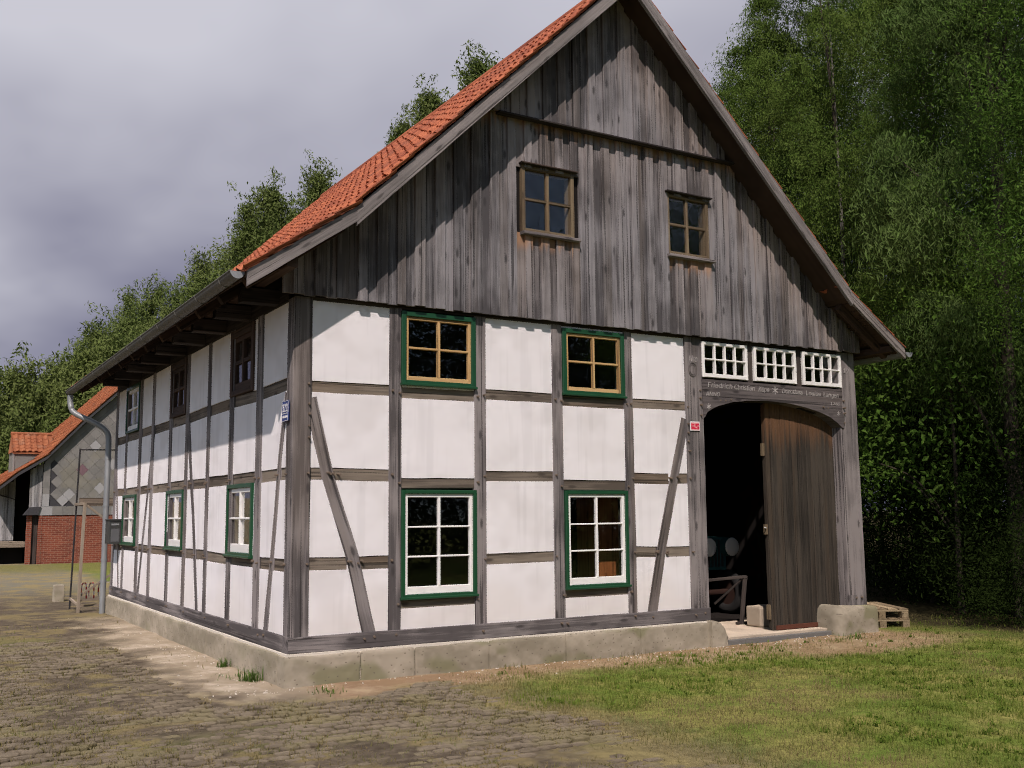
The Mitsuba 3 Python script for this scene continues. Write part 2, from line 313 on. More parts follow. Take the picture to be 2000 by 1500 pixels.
def ground_col(p, n, uv):
    x, y = p.x, p.y
    a = fbm(x*0.9, y*0.9, 2.0, 4); b = fbm(x*3.2, y*3.2, 5.0, 4); c = fbm(x*17, y*17, 1.0, 3); w = fbm(x*0.23, y*0.23, 8.0, 3)
    pav = mix(C3(0.060, 0.048, 0.034), C3(0.15, 0.125, 0.088), dr.clip(c*0.9+(b-0.5)*0.9, 0, 1))
    pav = mix(pav, C3(0.19, 0.155, 0.065), smoothstep(0.48, 0.7, b)*0.6)
    pav = mix(pav, C3(0.11, 0.115, 0.04), smoothstep(0.5, 0.72, a)*0.5)
    far = smoothstep(12, 20, y)
    pav = mix(pav, mix(C3(0.17, 0.16, 0.12), C3(0.22, 0.18, 0.09), smoothstep(0.4, 0.62, b)), far*0.8)
    lawn = mix(C3(0.095, 0.135, 0.024), C3(0.175, 0.170, 0.05), dr.clip((b-0.5)*2.2+0.38+(a-0.5)*1.4, 0, 1))*(0.7+0.6*c)
    e = 1.45+(fbm(x*0.9, y*0.9, 2.0, 4)-0.5)*0.9
    lm = smoothstep(0, 0.8, x-e)
    col = mix(pav, lawn, lm)
    dry = smoothstep(0.75, 0.0, dr.abs(x-e+0.15))*smoothstep(2.0, 0.0, y)
    col = mix(col, C3(0.205, 0.175, 0.075)*(0.75+0.5*c), dry*0.75)
    fgreen = smoothstep(24, 29, y)*smoothstep(34, 32, y)*smoothstep(9, 6, x)
    col = mix(col, C3(0.13, 0.125, 0.04)*(0.7+0.6*c), fgreen*0.8)
    fm = smoothstep(-1.25, -0.6, y+(a-0.5)*0.9)*smoothstep(-0.2, 0.4, x)*smoothstep(9.4, 8.7, x)*smoothstep(1.2, 0.6, y)
    gm = smoothstep(1.25, 0.55, dr.sqrt(dr.square((x-7.6)/1.9)+dr.square((y+0.9)/0.8))+(b-0.5)*0.9)
    soil = mix(C3(0.23, 0.155, 0.095), C3(0.33, 0.25, 0.165), dr.clip((b-0.4)*2+(c-0.5), 0, 1))
    col = mix(col, soil, dr.maximum(fm*0.9, gm*0.85))
    sm = smoothstep(-1.30, -0.25, x+(a-0.5)*1.2+(b-0.5)*0.9)*smoothstep(0.3, 0.1, x)*smoothstep(-1.2, 0.2, y)*smoothstep(10, 7, y)
    sand = mix(C3(0.29, 0.24, 0.172), C3(0.43, 0.375, 0.295), dr.clip((b-0.45)*2+(c-0.5), 0, 1))
    col = mix(col, sand, sm)
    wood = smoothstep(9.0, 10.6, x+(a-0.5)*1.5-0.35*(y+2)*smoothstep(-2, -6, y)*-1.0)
    col = mix(col, C3(0.03, 0.026, 0.012)*(0.6+0.8*c), wood*smoothstep(-6.5, -3.5, y))  # dark leaf litter, its colour also lowered for the shade under the trees
    return col
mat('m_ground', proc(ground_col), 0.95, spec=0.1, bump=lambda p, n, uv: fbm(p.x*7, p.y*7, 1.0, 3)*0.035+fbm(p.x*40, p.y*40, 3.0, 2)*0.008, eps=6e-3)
xs = np.unique(np.r_[-400, -150, -60, -25, np.arange(-10, 14.01, 0.2), 20, 40, 90, 200, 420]); ys = np.unique(np.r_[-200, -90, -40, -20, np.arange(-9, 13.01, 0.2), 18, 26, 36, 60, 120, 250, 500])
gx, gy = np.meshgrid(xs, ys, indexing='ij')
gz = GZ + (meshkit.fbm(np.stack([gx*0.7, gy*0.7, gx*0], -1), 3, seed=9)-0.5)*0.05 + (meshkit.fbm(np.stack([gx*3.1, gy*3.1, gx*0], -1), 2, seed=10)-0.5)*0.022
gz = gz + 10.0*np.clip((gy-60)/250, 0, 1)*np.clip((40-gx)/120, 0, 1)
nx, ny = gx.shape; I = np.arange(nx*ny).reshape(nx, ny)
gf = np.stack([I[:-1, :-1], I[1:, :-1], I[1:, 1:], I[:-1, 1:]], -1).reshape(-1, 4)
struct('ground', ply((np.stack([gx, gy, gz], -1).reshape(-1, 3), gf), 'm_ground', smooth=True), 'worn yard ground of soil, sand and thin turf')
from scipy.interpolate import RegularGridInterpolator
gz_at = RegularGridInterpolator((xs, ys), gz, bounds_error=False, fill_value=GZ)

# ---- concrete cobbles of the yard
def paver_variant(k):
    r = np.random.default_rng(100+k)
    ring = np.array([(-.5, -.22), (-.40, -.44), (-.1, -.5), (.38, -.46), (.5, -.24), (.49, .25), (.37, .47), (0, .5), (-.38, .46), (-.5, .25)])*[0.152, 0.110]
    ring = ring+(r.random(ring.shape)-0.5)*0.012
    n = len(ring); t0 = ring*0.88; z1 = (r.random(n)-0.5)*0.004-.001
    v = np.vstack([np.c_[ring, np.full(n, -0.05)], np.c_[ring*0.98, np.full(n, -0.007)], np.c_[t0, z1], [[0, 0, 0.003]]])
    f = []
    for j in range(n):
        q = (j+1) % n
        for lv in (0, 1): f += [[lv*n+j, lv*n+q, (lv+1)*n+q], [lv*n+j, (lv+1)*n+q, (lv+1)*n+j]]
        f.append([2*n+j, 2*n+q, 3*n])
    return v, np.array(f)
def paver_col(p, n, uv):
    r = cell_rand(dr.floor(p.x/0.159), dr.floor(p.y/0.119), 2); c = fbm(p.x*22, p.y*22, p.z*22, 3); b = fbm(p.x*0.9+3, p.y*0.9, 2.0, 3)
    q = mix(C3(0.100, 0.081, 0.055), C3(0.180, 0.150, 0.105), dr.clip(r*0.8+(c-0.5)*0.9+(b-0.5)*0.8+0.15, 0, 1))
    return mix(q, C3(0.17, 0.15, 0.07), smoothstep(0.5, 0.68, fbm(p.x*2.6, p.y*2.6, 9.0, 3))*0.55)
mat('m_paver', proc(paver_col), 0.9, bump=lambda p, n, uv: fbm(p.x*60, p.y*60, p.z*60, 3)*0.004, eps=3e-3)
PV = [paver_variant(k) for k in range(6)]; PVP = [ply(v, 'm_paver', smooth=False) for v in PV]
cand = []
row = 0; y = -7.5
while y < 9:
    x = -7.0 + (0.08 if row % 2 else 0)
    while x < 2.3:
        px_, py_ = x+0.02*math.sin(y*1.7), y+0.03*math.sin(x*1.1)
        cand.append((px_, py_)); x += 0.159
    y += 0.119; row += 1
cand = np.array(cand)
lm, smk = lawn_mask_np(cand[:, 0]+0.25, cand[:, 1]), soil_mask_np(cand[:, 0], cand[:, 1])
bury = np.maximum(lm*1.3, smk*1.15)
d = cand-CAM[:2]; dist = np.hypot(d[:, 0], d[:, 1]); az = np.degrees(np.arctan2(d[:, 0], d[:, 1]))
ok = (bury < 0.75) & (az > 0) & (az < 64) & (dist < 16.5)
cand, bury, dist = cand[ok], bury[ok], dist[ok]
sink = bury*0.045 + (meshkit.fbm(np.c_[cand*1.1, cand[:, :1]*0], 4, seed=31)-0.46)*0.10 + rng.normal(0, .004, len(cand))
zz = gz_at(cand)+0.019-sink
order = np.argsort(dist); stuff_v, stuff_f, nv = [], [], 0
mats = []
for c, i in enumerate(order):
    a = rng.normal(0, 0.04); k = int(rng.integers(6)); tx, ty = rng.normal(0, 0.015, 2)
    if c < 300:
        M = T().translate([cand[i, 0], cand[i, 1], zz[i]]).rotate([0, 0, 1], math.degrees(a)).rotate([1, 0, 0], math.degrees(tx)).rotate([0, 1, 0], math.degrees(ty))
        put('paver', {**PVP[k], 'to_world': M}, 'pavement')
    else:
        v, f = PV[k]; ca, sa = math.cos(a), math.sin(a)
        w = v @ np.array([[ca, sa, 0], [-sa, ca, 0], [0, 0, 1]]); w[:, 2] += v[:, 0]*ty+v[:, 1]*tx
        stuff_v.append(w+[cand[i, 0], cand[i, 1], zz[i]]); stuff_f.append(f+nv); nv += len(v)
labels['pavement'] = dict(label='worn yard paving of small grey brown concrete stones with grassy joints', kind='structure')
k_ = put('far_pavers', ply((np.vstack(stuff_v), np.vstack(stuff_f)), 'm_paver'), 'pavement'); labels[k_] = dict(kind='stuff')

# ================================================================ HOUSE
H = 'timber_frame_house'; used[H] = 0
labels[H] = dict(label='white plastered half timbered house with weathered board gable and orange tiled roof', category='house')
L = 10.0; WF = 8.80; ZT = 3.75
RL = [(-0.70, 3.86), (0.46, 4.68), (4.22, 8.36)]; RR = [(9.19, 3.81), (8.10, 4.55), (4.22, 8.36)]
def roof_z(x):
    if x <= 4.22: return float(np.interp(x, [q[0] for q in RL], [q[1] for q in RL])) if x >= RL[0][0] else 3.87+(x+0.745)*0.672
    a = RR[::-1]; return float(np.interp(x, [q[0] for q in a], [q[1] for q in a])) if x <= 9.19 else 3.81-(x-9.19)*0.68

# ---- timbers: (face, polyline, width, d0 front, d1 back, material, name)
TIM = []; rail_poly = {'F': [], 'L': []}; post_poly = {'F': [], 'L': []}
def timber(face, pts, w, d0, d1, m, name, amp=0.007, poly='post'):
    fn = FRONT if face == 'F' else LEFT; dm = (d0+d1)/2
    P = [fn(np.array(s), np.array(z), np.array(dm)) for s, z in pts]
    t = np.array(P[-1])-np.array(P[0]); t /= np.linalg.norm(t)
    nrm = np.array([0, 1.0, 0]) if face == 'F' else np.array([1.0, 0, 0])
    a = np.cross(nrm, t)           # then cross(t, a) = nrm: local +depth points inwards
    mb = MB(); beam(mb, P, a, w, d1-d0, amp=amp)
    put(name, mb.ply(m), H)
    ww = max(w) if isinstance(w, tuple) else w
    (post_poly if poly == 'post' else rail_poly)[face].append(LineString(pts).buffer(ww/2-(0.012 if poly == 'post' else 0.002), cap_style=2))
def sline(s0, s1, z0, z1): return [((s0+s1)/2, z0), ((s0+s1)/2, z1)]
# front posts
for s0, s1, m in [(1.122, 1.278, 'm_timber'), (2.214, 2.371, 'm_timber'), (3.311, 3.467, 'm_timber'), (4.421, 4.562, 'm_timber')]:
    timber('F', sline(s0, s1, 0.165, 3.76), s1-s0, 0.0, 0.16, m, 'post')
timber('F', [(0.105, 0.10), (0.105, 3.78)], 0.21, -0.004, 0.20, 'm_timber', 'post', amp=0.01)
timber('F', [(5.60, 0.16), (5.60, 3.78)], 0.31, -0.006, 0.28, 'm_timber', 'post', amp=0.01)
timber('F', [(8.615, 0.05), (8.62, 1.6), (8.61, 3.78)], (0.375, 0.36), -0.004, 0.30, 'm_timber', 'post', amp=0.016)
# front sill and top plate
timber('F', [(-0.012, 0.085), (5.76, 0.085)], 0.17, -0.012, 0.20, 'm_timber', 'sill_beam', amp=0.006)
timber('F', [(0.0, 3.86), (8.80, 3.86)], 0.22, 0.004, 0.2, 'm_timber_dark', 'wall_plate', amp=0.004)
# front rails
RF = [(0.21, 1.122, 2.81, .13), (0.21, 0.40, 1.865, .135), (0.50, 1.122, 1.865, .14), (0.21, 0.61, .915, .14), (0.80, 1.122, .91, .145),
      (1.278, 2.214, 2.80, .13), (1.278, 2.214, 1.775, .12), (1.278, 2.214, .445, .115), (2.371, 3.311, 2.83, .125), (2.371, 3.311, 1.865, .125), (2.371, 3.311, .905, .13),
      (3.467, 4.421, 2.81, .13), (3.467, 4.421, 1.77, .13), (3.467, 4.421, .45, .11), (4.562, 5.445, 2.83, .13), (4.562, 5.10, 1.865, .145), (5.30, 5.445, 1.865, .14),
      (4.562, 4.86, .92, .14), (5.08, 5.445, .91, .135)]
for s0, s1, z, w in RF: timber('F', [(s0-0.03, z+rng.normal(0, .004)), (s1+0.03, z+rng.normal(0, .004))], w, 0.022, 0.15, 'm_rail', 'rail', poly='rail', amp=0.009)
timber('F', [(0.20, 2.68), (0.42, 1.80), (0.70, 0.98), (0.90, 0.15)], (0.13, 0.165), 0.005, 0.15, 'm_timber', 'brace', amp=0.01)
timber('F', [(5.44, 2.66), (5.22, 1.86), (4.97, .93), (4.80, .15)], (0.14, 0.165), 0.005, 0.15, 'm_timber', 'brace', amp=0.01)
# left wall posts
for s0, s1 in [(1.06, 1.29), (2.21, 2.40), (3.31, 3.47), (4.46, 4.64), (5.47, 5.65), (6.70, 6.90), (7.66, 7.88), (8.87, 9.03)]:
    timber('L', sline(s0, s1, 0.165, 3.76), s1-s0, 0.0, 0.16, 'm_timber', 'post')
timber('L', [(9.90, 0.1), (9.90, 3.78)], 0.20, -0.003, 0.2, 'm_timber', 'post')
timber('L', [(0.16, 0.085), (10.0, 0.085)], 0.17, -0.014, 0.20, 'm_timber', 'sill_beam')
timber('L', [(0.0, 3.86), (10.0, 3.86)], 0.22, 0.002, 0.2, 'm_timber_dark', 'wall_plate', amp=0.004)
ps = [0.2, 1.06, 1.29, 2.21, 2.40, 3.31, 3.47, 4.46, 4.64, 5.47, 5.65, 6.70, 6.90, 7.66, 7.88, 8.87, 9.03, 9.80]
for i in range(0, len(ps), 2):
    for z, w in ((2.83, .15), (1.87, .14), (.905, .14)):
        timber('L', [(ps[i]-.02, z+rng.normal(0, .008)), (ps[i+1]+.02, z+rng.normal(0, .008))], w, 0.022, 0.15, 'm_rail', 'rail', poly='rail', amp=0.012)
timber('L', [(0.22, 2.75), (0.42, 2.04), (0.56, 1.26), (0.80, 0.15)], (0.10, 0.15), 0.004, 0.15, 'm_timber', 'brace', amp=0.012)
timber('L', [(4.46, 2.76), (4.27, 2.01), (4.10, 1.50), (3.76, 0.15)], 0.14, 0.004, 0.15, 'm_timber', 'brace', amp=0.015)
timber('L', [(6.72, 2.76), (6.98, 2.05), (7.30, 1.1), (7.58, 0.15)], 0.13, 0.004, 0.15, 'm_timber', 'brace', amp=0.015)
timber('L', [(9.86, 2.76), (9.83, 2.36), (9.63, 1.62), (9.26, 0.15)], 0.12, 0.004, 0.15, 'm_timber', 'brace', amp=0.012)
# short posts between the gate windows
for s0, s1 in [(6.585, 6.70), (7.545, 7.665)]: timber('F', sline(s0, s1, 3.14, 3.78), s1-s0, 0.002, 0.16, 'm_timber_dark', 'post')

# ---- windows
def window(face, s0, s1, z0, z1, casing, sash, cols, rows, cw=0.05, sw=0.040, mw=0.021, bottom=0.085, proud=0.03, sill=True, depth=0.05, label=None, rowz=None):
    fn = FRONT if face == 'F' else LEFT
    def b(a0, a1, b0, b1, d0, d1, mb, ch=0.005):
        q0, q1 = fn(np.array(a0), np.array(b0), np.array(d0)), fn(np.array(a1), np.array(b1), np.array(d1))
        bx(mb, np.minimum(q0, q1), np.maximum(q0, q1), ch)
    key = numbered(H+'__window')
    if label: labels[key] = dict(label=label)
    mb = MB(); p = -proud
    if casing:
        b(s0, s0+cw, z0, z1, p, 0.10, mb); b(s1-cw, s1, z0, z1, p, 0.10, mb)
        b(s0+cw, s1-cw, z1-cw, z1, p-0.002, 0.10, mb); b(s0+cw, s1-cw, z0, z0+cw*0.7, p-0.002, 0.10, mb)
        scene[key] = mb.ply(casing)
        if sill:
            m2 = MB(); b(s0-0.008, s1+0.008, z0-0.022, z0+0.006, p-0.022, 0.02, m2); put('sill', m2.ply(casing), key)
        i0, i1, j0, j1 = s0+cw, s1-cw, z0+cw*0.7, z1-cw
    else:
        i0, i1, j0, j1 = s0, s1, z0, z1
    sd0 = (p+0.022) if casing else p
    sd1 = sd0+depth
    mb = MB()
    b(i0, i0+sw, j0, j1, sd0, sd1, mb); b(i1-sw, i1, j0, j1, sd0, sd1, mb)
    b(i0+sw, i1-sw, j1-sw, j1, sd0+0.002, sd1, mb); b(i0+sw, i1-sw, j0, j0+bottom, sd0+0.002, sd1, mb)
    sk = put('sash', mb.ply(sash), key)
    x0, x1, y0, y1 = i0+sw, i1-sw, j0+bottom, j1-sw
    mb = MB()
    for c in range(1, cols):
        xc = x0+(x1-x0)*c/cols; w_ = mw*1.3 if (cols == 2) else mw
        b(xc-w_/2, xc+w_/2, y0, y1, sd0-0.004, sd1-0.006, mb)
    rz = rowz or [y0+(y1-y0)*r/rows for r in range(1, rows)]
    for yc in rz: b(x0, x1, yc-mw/2, yc+mw/2, sd0-0.0015, sd1-0.01, mb)
    put('glazing_bars', mb.ply(sash), key)
    ex = [x0]+[x0+(x1-x0)*c/cols for c in range(1, cols)]+[x1]; ez = [y0]+rz+[y1]
    for c in range(cols):
        for r in range(rows):
            dd = sd0+0.026+0.0; t1, t2 = rng.normal(0, 0.0012, 2)
            q = [fn(np.array(ex[c+a_]), np.array(ez[r+b_]), np.array(dd+t1*(a_*2-1)+t2*(b_*2-1))) for a_, b_ in ((0, 0), (1, 0), (1, 1), (0, 1))]
            put('pane', ply((np.array(q), np.array([[0, 1, 2], [0, 2, 3]])), 'm_glass'), key)
    opening[face].append(sbox(s0+0.02, z0+0.02, s1-0.02, z1-0.02))
    return key
opening = {'F': [], 'L': []}
window('F', 1.262, 2.222, 2.90, 3.735, 'm_green', 'm_raw_wood', 2, 2, cw=0.058, sw=0.036, mw=0.026, bottom=0.05, label='window with green casing and bare pine sash above the left six pane window')
window('F', 1.268, 2.226, 0.51, 1.70, 'm_green', 'm_white', 2, 3, cw=0.045, label='left tall white six pane window in a green casing')
window('F', 3.462, 4.422, 2.90, 3.725, 'm_green', 'm_raw_wood', 2, 2, cw=0.058, sw=0.036, mw=0.026, bottom=0.05, label='window with green casing and bare pine sash above the right six pane window')
window('F', 3.468, 4.428, 0.52, 1.70, 'm_green', 'm_white', 2, 3, cw=0.045, label='right tall white six pane window in a green casing')
for a, b_ in ((5.745, 6.58), (6.705, 7.535), (7.67, 8.475)):
    window('F', a, b_, 3.245, 3.735, None, 'm_white', 4, 2, sw=0.044, mw=0.022, bottom=0.055, proud=0.03, depth=0.06)
for a, b_ in ((1.33, 2.37), (4.62, 5.65), (7.92, 9.02)):
    window('L', a, b_, 0.955, 1.81, 'm_green', 'm_white', 2, 2, cw=0.05, sw=0.055, mw=0.026, bottom=0.10, proud=0.022, depth=0.06)
window('L', 1.40, 2.36, 2.91, 3.74, 'm_brown_sash', 'm_brown_sash', 2, 2, cw=0.10, sw=0.06, mw=0.05, proud=0.015, sill=False)
window('L', 4.63, 5.60, 2.91, 3.74, 'm_brown_sash', 'm_brown_sash', 2, 2, cw=0.10, sw=0.06, mw=0.05, proud=0.015, sill=False)
window('L', 7.88, 9.00, 2.91, 3.74, 'm_green', 'm_white', 2, 2, cw=0.06, sw=0.06, mw=0.035, proud=0.02, sill=False)

# ---- plaster panels between the timbers
arch = [(5.76, 2.69), (5.81, 2.765), (5.90, 2.815), (6.0, 2.855), (6.28, 2.925), (6.57, 2.958), (6.97, 2.972), (7.37, 2.955), (7.68, 2.915), (7.99, 2.855), (8.2, 2.79), (8.35, 2.71), (8.45, 2.64)]
wallF = sbox(0.05, 0.16, 5.6, 3.765); wallL = sbox(0.05, 0.16, 9.95, 3.765)
for face, wall in (('F', wallF), ('L', wallL)):
    rest = wall.difference(unary_union(post_poly[face]+rail_poly[face]+[o.buffer(0.012) for o in opening[face]]))
    rest = rest.buffer(-0.012, join_style=2).buffer(0.012, join_style=2)
    for g in rest.geoms:
        if g.area < 0.012 or g.buffer(-0.02).is_empty: continue
        g2 = rough_ring(g.simplify(0.004), step=0.11, amp=0.005, seed=next(ids))
        if g2.geom_type != 'Polygon': g2 = max(g2.geoms, key=lambda q: q.area)
        put('plaster_panel', ply(on_face(g2, FRONT if face == 'F' else LEFT, 0.010, 0.06), 'm_plaster'), H)
# inner wall core with openings
gateop = Polygon([(5.70, -0.35), (8.50, -0.35), (8.50, 2.75), (7.0, 3.05), (5.70, 2.75)])
coreF = sbox(0.05, -0.3, 8.75, 3.80).difference(unary_union([o.buffer(-0.015) for o in opening['F']]+[gateop]))
coreL = sbox(0.21, -0.3, 9.95, 3.80).difference(unary_union([o.buffer(-0.015) for o in opening['L']]))
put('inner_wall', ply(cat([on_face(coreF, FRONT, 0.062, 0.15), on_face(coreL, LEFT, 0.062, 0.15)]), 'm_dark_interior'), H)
put('right_wall', box_ply((8.70, 0.32, -0.3), (8.79, 10.0, 3.95), 'm_plaster', axis=1), H)
put('rear_gable', ply(on_face(Polygon([(0.0, 3.92), (0.0, 4.3), (.46, 4.6), (4.22, 8.28), (8.1, 4.47), (8.75, 4.0), (8.75, 3.92)]), FRONT, 9.93, 9.98), 'm_timber_dark'), H)
put('rear_wall', box_ply((0.1, 9.9, -0.3), (8.69, 9.99, 3.9), 'm_plaster', axis=0), H)
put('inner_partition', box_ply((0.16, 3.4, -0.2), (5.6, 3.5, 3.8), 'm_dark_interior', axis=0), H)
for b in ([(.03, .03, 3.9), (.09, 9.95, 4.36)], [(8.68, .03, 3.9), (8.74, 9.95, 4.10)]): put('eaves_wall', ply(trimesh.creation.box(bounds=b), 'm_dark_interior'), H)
for b in ([(8.62, .31, -.3), (8.68, 9.88, 3.94)], [(.16, 9.82, -.3), (8.6, 9.88, 3.94)]): put('added_dark_lining', ply(trimesh.creation.box(bounds=b), 'm_dark_interior'), H)  # near-black sheets added over the white walls to keep the hall dark
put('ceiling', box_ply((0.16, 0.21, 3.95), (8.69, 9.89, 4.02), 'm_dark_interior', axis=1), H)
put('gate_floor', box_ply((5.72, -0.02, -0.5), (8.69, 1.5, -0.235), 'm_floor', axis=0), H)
put('floor', box_ply((0.16, 1.502, -0.5), (8.69, 9.89, -0.237), 'm_dark_interior', axis=1), H)  # same floor as the gate strip, with indoor shade put into its colour
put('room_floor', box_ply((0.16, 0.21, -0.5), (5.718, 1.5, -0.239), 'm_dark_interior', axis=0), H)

# ---- plinth of stone blocks
def stone_block(lo, hi, m='m_stone', amp=0.012, r=0.02, seed=0):
    b = trimesh.creation.box(bounds=[lo, hi])
    for _ in range(4): b = b.subdivide()
    v = b.vertices.copy(); lo, hi = np.array(lo), np.array(hi); c, h = (lo+hi)/2, (hi-lo)/2
    q = v-c; inner = np.clip(q, -(h-r), h-r); dlt = q-inner; ln = np.linalg.norm(dlt, axis=1, keepdims=True)
    v = c+inner+np.where(ln > 1e-9, dlt/np.maximum(ln, 1e-9)*np.minimum(ln, r), 0)
    nn = meshkit.fbm(v*4+seed, 3, seed=13)-0.5
    b.vertices = v+(dlt/np.maximum(ln, 1e-9))*nn[:, None]*amp*2
    return ply(b, m, smooth=50)
bxs = [-0.065, 0.78, 1.42, 2.36, 3.42, 4.55, 5.70]
for i in range(6): put('plinth_block', stone_block((bxs[i]+.004, -0.065, -0.50), (bxs[i+1]-.004, 0.2, -0.022+rng.normal(0, .003)), seed=i), H)
bys = [0.21, 1.15, 2.1, 3.0, 4.1, 5.2, 6.1, 7.2, 8.3, 9.2, 10.02]
for i in range(10): put('plinth_block', stone_block((-0.065, bys[i]+.004, -0.50), (0.2, bys[i+1]-.004, -0.022+rng.normal(0, .003)), seed=20+i), H)
put('mortar_bed', ply(cat([trimesh.creation.box(bounds=b) for b in ([(-.03, -.03, -.45), (5.72, .15, -.001)], [(-.031, .16, -.45), (.15, 10, -.0015)])]), 'm_mortar'), H)
# rounded door stones either side of the gate
prof = Polygon([(5.68, -.5), (5.965, -.5), (5.96, -.34), (5.945, -.2), (5.90, -.10), (5.83, -.03), (5.75, .0), (5.68, .005)])
def prism(profile, y0, y1, m, bev=0.03):
    a = on_face(profile, FRONT, y0, y1); a = a.subdivide().subdivide()
    v = a.vertices; a.vertices = v+(meshkit.fbm(v*5, 3, seed=3)[:, None]-0.5)*[0.02, 0.02, 0.01]
    return ply(a, m, smooth=50)
put('door_stone', prism(prof.buffer(-.008).buffer(.008), -0.12, 0.25, 'm_stone'), H)
pr = Polygon([(7.96, -.5), (7.93, -.2), (7.95, -.05), (8.02, .03), (8.12, .07), (8.26, .045), (8.74, .045), (8.80, .02), (8.81, -.5)])
def door_stone_right():
    b = trimesh.creation.box(bounds=[(7.93, -0.26, -0.5), (8.82, 0.3, 0.07)])
    for _ in range(4): b = b.subdivide()
    v = b.vertices.copy(); c = np.array([8.375, 0.02, -0.215]); h = np.array([0.445, 0.28, 0.285]); q = v-c
    r = np.where(q[:, :1] < 0, 0.15, 0.06); inner = np.clip(q, -(h-r), h-r); dl = q-inner; ln = np.linalg.norm(dl, axis=1, keepdims=True)
    v = c+inner+np.where(ln > 1e-9, dl/np.maximum(ln, 1e-9)*np.minimum(ln, r), 0)
    left = np.clip((8.22-v[:, 0])/0.2, 0, 1); v[:, 2] += left*np.clip((v[:, 2]+0.1)/0.15, 0, 1)*0.02-(1-left)*np.clip((v[:, 2]+0.1)/0.15, 0, 1)*0.02
    v[:, 1] += np.where(v[:, 1] < 0, (1-left)*0.05, 0)
    v += (meshkit.fbm(v*4, 3, seed=8)[:, None]-0.5)*0.03
    b.vertices = v; return ply(b, 'm_stone', smooth=50)
put('door_stone', door_stone_right(), H)
put('threshold', box_ply((5.97, -0.10, -0.5), (7.98, -0.03, -0.265), 'm_steel_strip', 0.006), H)
put('post_shoe', box_ply((8.435, -0.024, 0.05), (8.58, 0.2, 0.20), 'm_timber', 0.005, 2), H)

# ---- gate lintel with its carved inscription
lint = Polygon([(5.735, 3.215), (8.475, 3.215), (8.46, 2.93), (8.49, 2.64)]+arch[::-1]+[(5.745, 2.69)]).buffer(0)
lm_ = on_face(lint, FRONT, -0.022, 0.22)
lk = put('gate_lintel', uvmesh(lm_, 'm_lintel'), H)
labels[lk] = dict(label='dark arched gate beam with a pale painted inscription')
def text_at(txt, x0, x1, zb, h, d, shear=0.18, bold=False, slope=0.0):
    m = meshkit.text_mesh(txt, h, 0.003, bold); v = m.vertices.copy()
    v[:, 0] -= v[:, 0].min(); s = (x1-x0)/v[:, 0].max()
    X = x0+v[:, 0]*s+v[:, 1]*shear; Z = zb+v[:, 1]+slope*(X-x0)
    m.vertices = np.stack([X, d-v[:, 2], Z], 1); return m
def star(cx, cz, r, d):
    ms = []
    for k in range(3):
        a = math.pi/2+k*math.pi/3; q = LineString([(cx-r*math.cos(a), cz-r*math.sin(a)), (cx+r*math.cos(a), cz+r*math.sin(a))]).buffer(r*0.12, cap_style=2)
        ms.append(on_face(q, FRONT, d-0.003-0.0004*k, d))
    return cat(ms)
dl = -0.0225
tx = [text_at('Friedrich', 5.83, 6.27, 3.108, .068, dl), text_at('Christian', 6.31, 6.69, 3.104, .068, dl), text_at('Küpe', 6.77, 6.97, 3.10, .066, dl), star(7.09, 3.128, .058, dl),
      text_at('Dorothea', 7.23, 7.63, 3.098, .066, dl), text_at('Louise', 7.71, 8.01, 3.094, .066, dl), text_at('Langen', 8.07, 8.39, 3.09, .066, dl),
      text_at('ANNO', 5.79, 6.04, 2.99, .055, dl), star(5.835, 2.845, .042, dl), star(8.375, 2.85, .036, dl), text_at('1785', 8.21, 8.41, 2.972, .042, dl)]
put('lettering', ply(cat(tx), 'm_letter'), lk)
ring = Point(0, 0).buffer(1).difference(Point(0, 0).buffer(.86)); ring = affinity.translate(affinity.scale(ring, .075, .10, origin=(0, 0)), 5.58, 3.335)
ring2 = affinity.translate(affinity.scale(Point(0, 0).buffer(1).difference(Point(0, 0).buffer(.9)), .05, .072, origin=(0, 0)), 5.58, 3.335)
put('post_lettering', ply(cat([text_at('Nro', 5.515, 5.66, 3.44, .085, -0.0125), text_at('19', 8.53, 8.64, 3.47, .07, -0.0125)]), 'm_letter'), H)
put('carved_wreath', ply(on_face(unary_union([ring, ring2]), FRONT, -0.0145, 0.0), 'm_timber'), H)

# ---- gate leaf of vertical planks
gl = numbered(H+'__gate_leaf'); xs_ = np.linspace(7.06, 8.46, 15)
def arch_z(x): return float(np.interp(x, [q[0] for q in arch], [q[1] for q in arch]))+0.10
def board(mb, x0, x1, zb, zt0, zt1, y0, y1, ch=0.004, u_from_top=True, yb=0.0):
    """vertical board; y0 front, y1 back; yb pushes the lower end outwards"""
    off = vid(); sec = [(x0+ch, y0), (x1-ch, y0), (x1, y0+ch), (x1, y1), (x0, y1), (x0, y0+ch)]
    zt = lambda x: zt0+(zt1-zt0)*(x-x0)/(x1-x0)
    tp = [np.array([x, y, zt(x)]) for x, y in sec]; bt = [np.array([x, y-yb, zb]) for x, y in sec]; per = np.r_[0, np.cumsum([math.dist(sec[j], sec[(j+1) % 6]) for j in range(6)])]
    zm = max(zt0, zt1)
    for j in range(6):
        k = (j+1) % 6
        mb.quad([bt[j], bt[k], tp[k], tp[j]], [(zm-zb, off+per[j]), (zm-zb, off+per[j+1]), (zm-tp[k][2], off+per[j+1]), (zm-tp[j][2], off+per[j])])
    for R in (bt, tp):
        for q in ((0, 1, 2, 5), (5, 2, 3, 4)): mb.quad([R[i] for i in q], [(zm-R[i][2], off+0.02*i) for i in q])
for i in range(14):
    mb = MB(); board(mb, xs_[i]+.0015, xs_[i+1]-.0015, -0.225+rng.normal(0, .003), arch_z(xs_[i]), arch_z(xs_[i+1]), 0.17+rng.normal(0, .002), 0.205, ch=0.006)
    put('plank', mb.ply('m_door'), gl)
mb = MB()
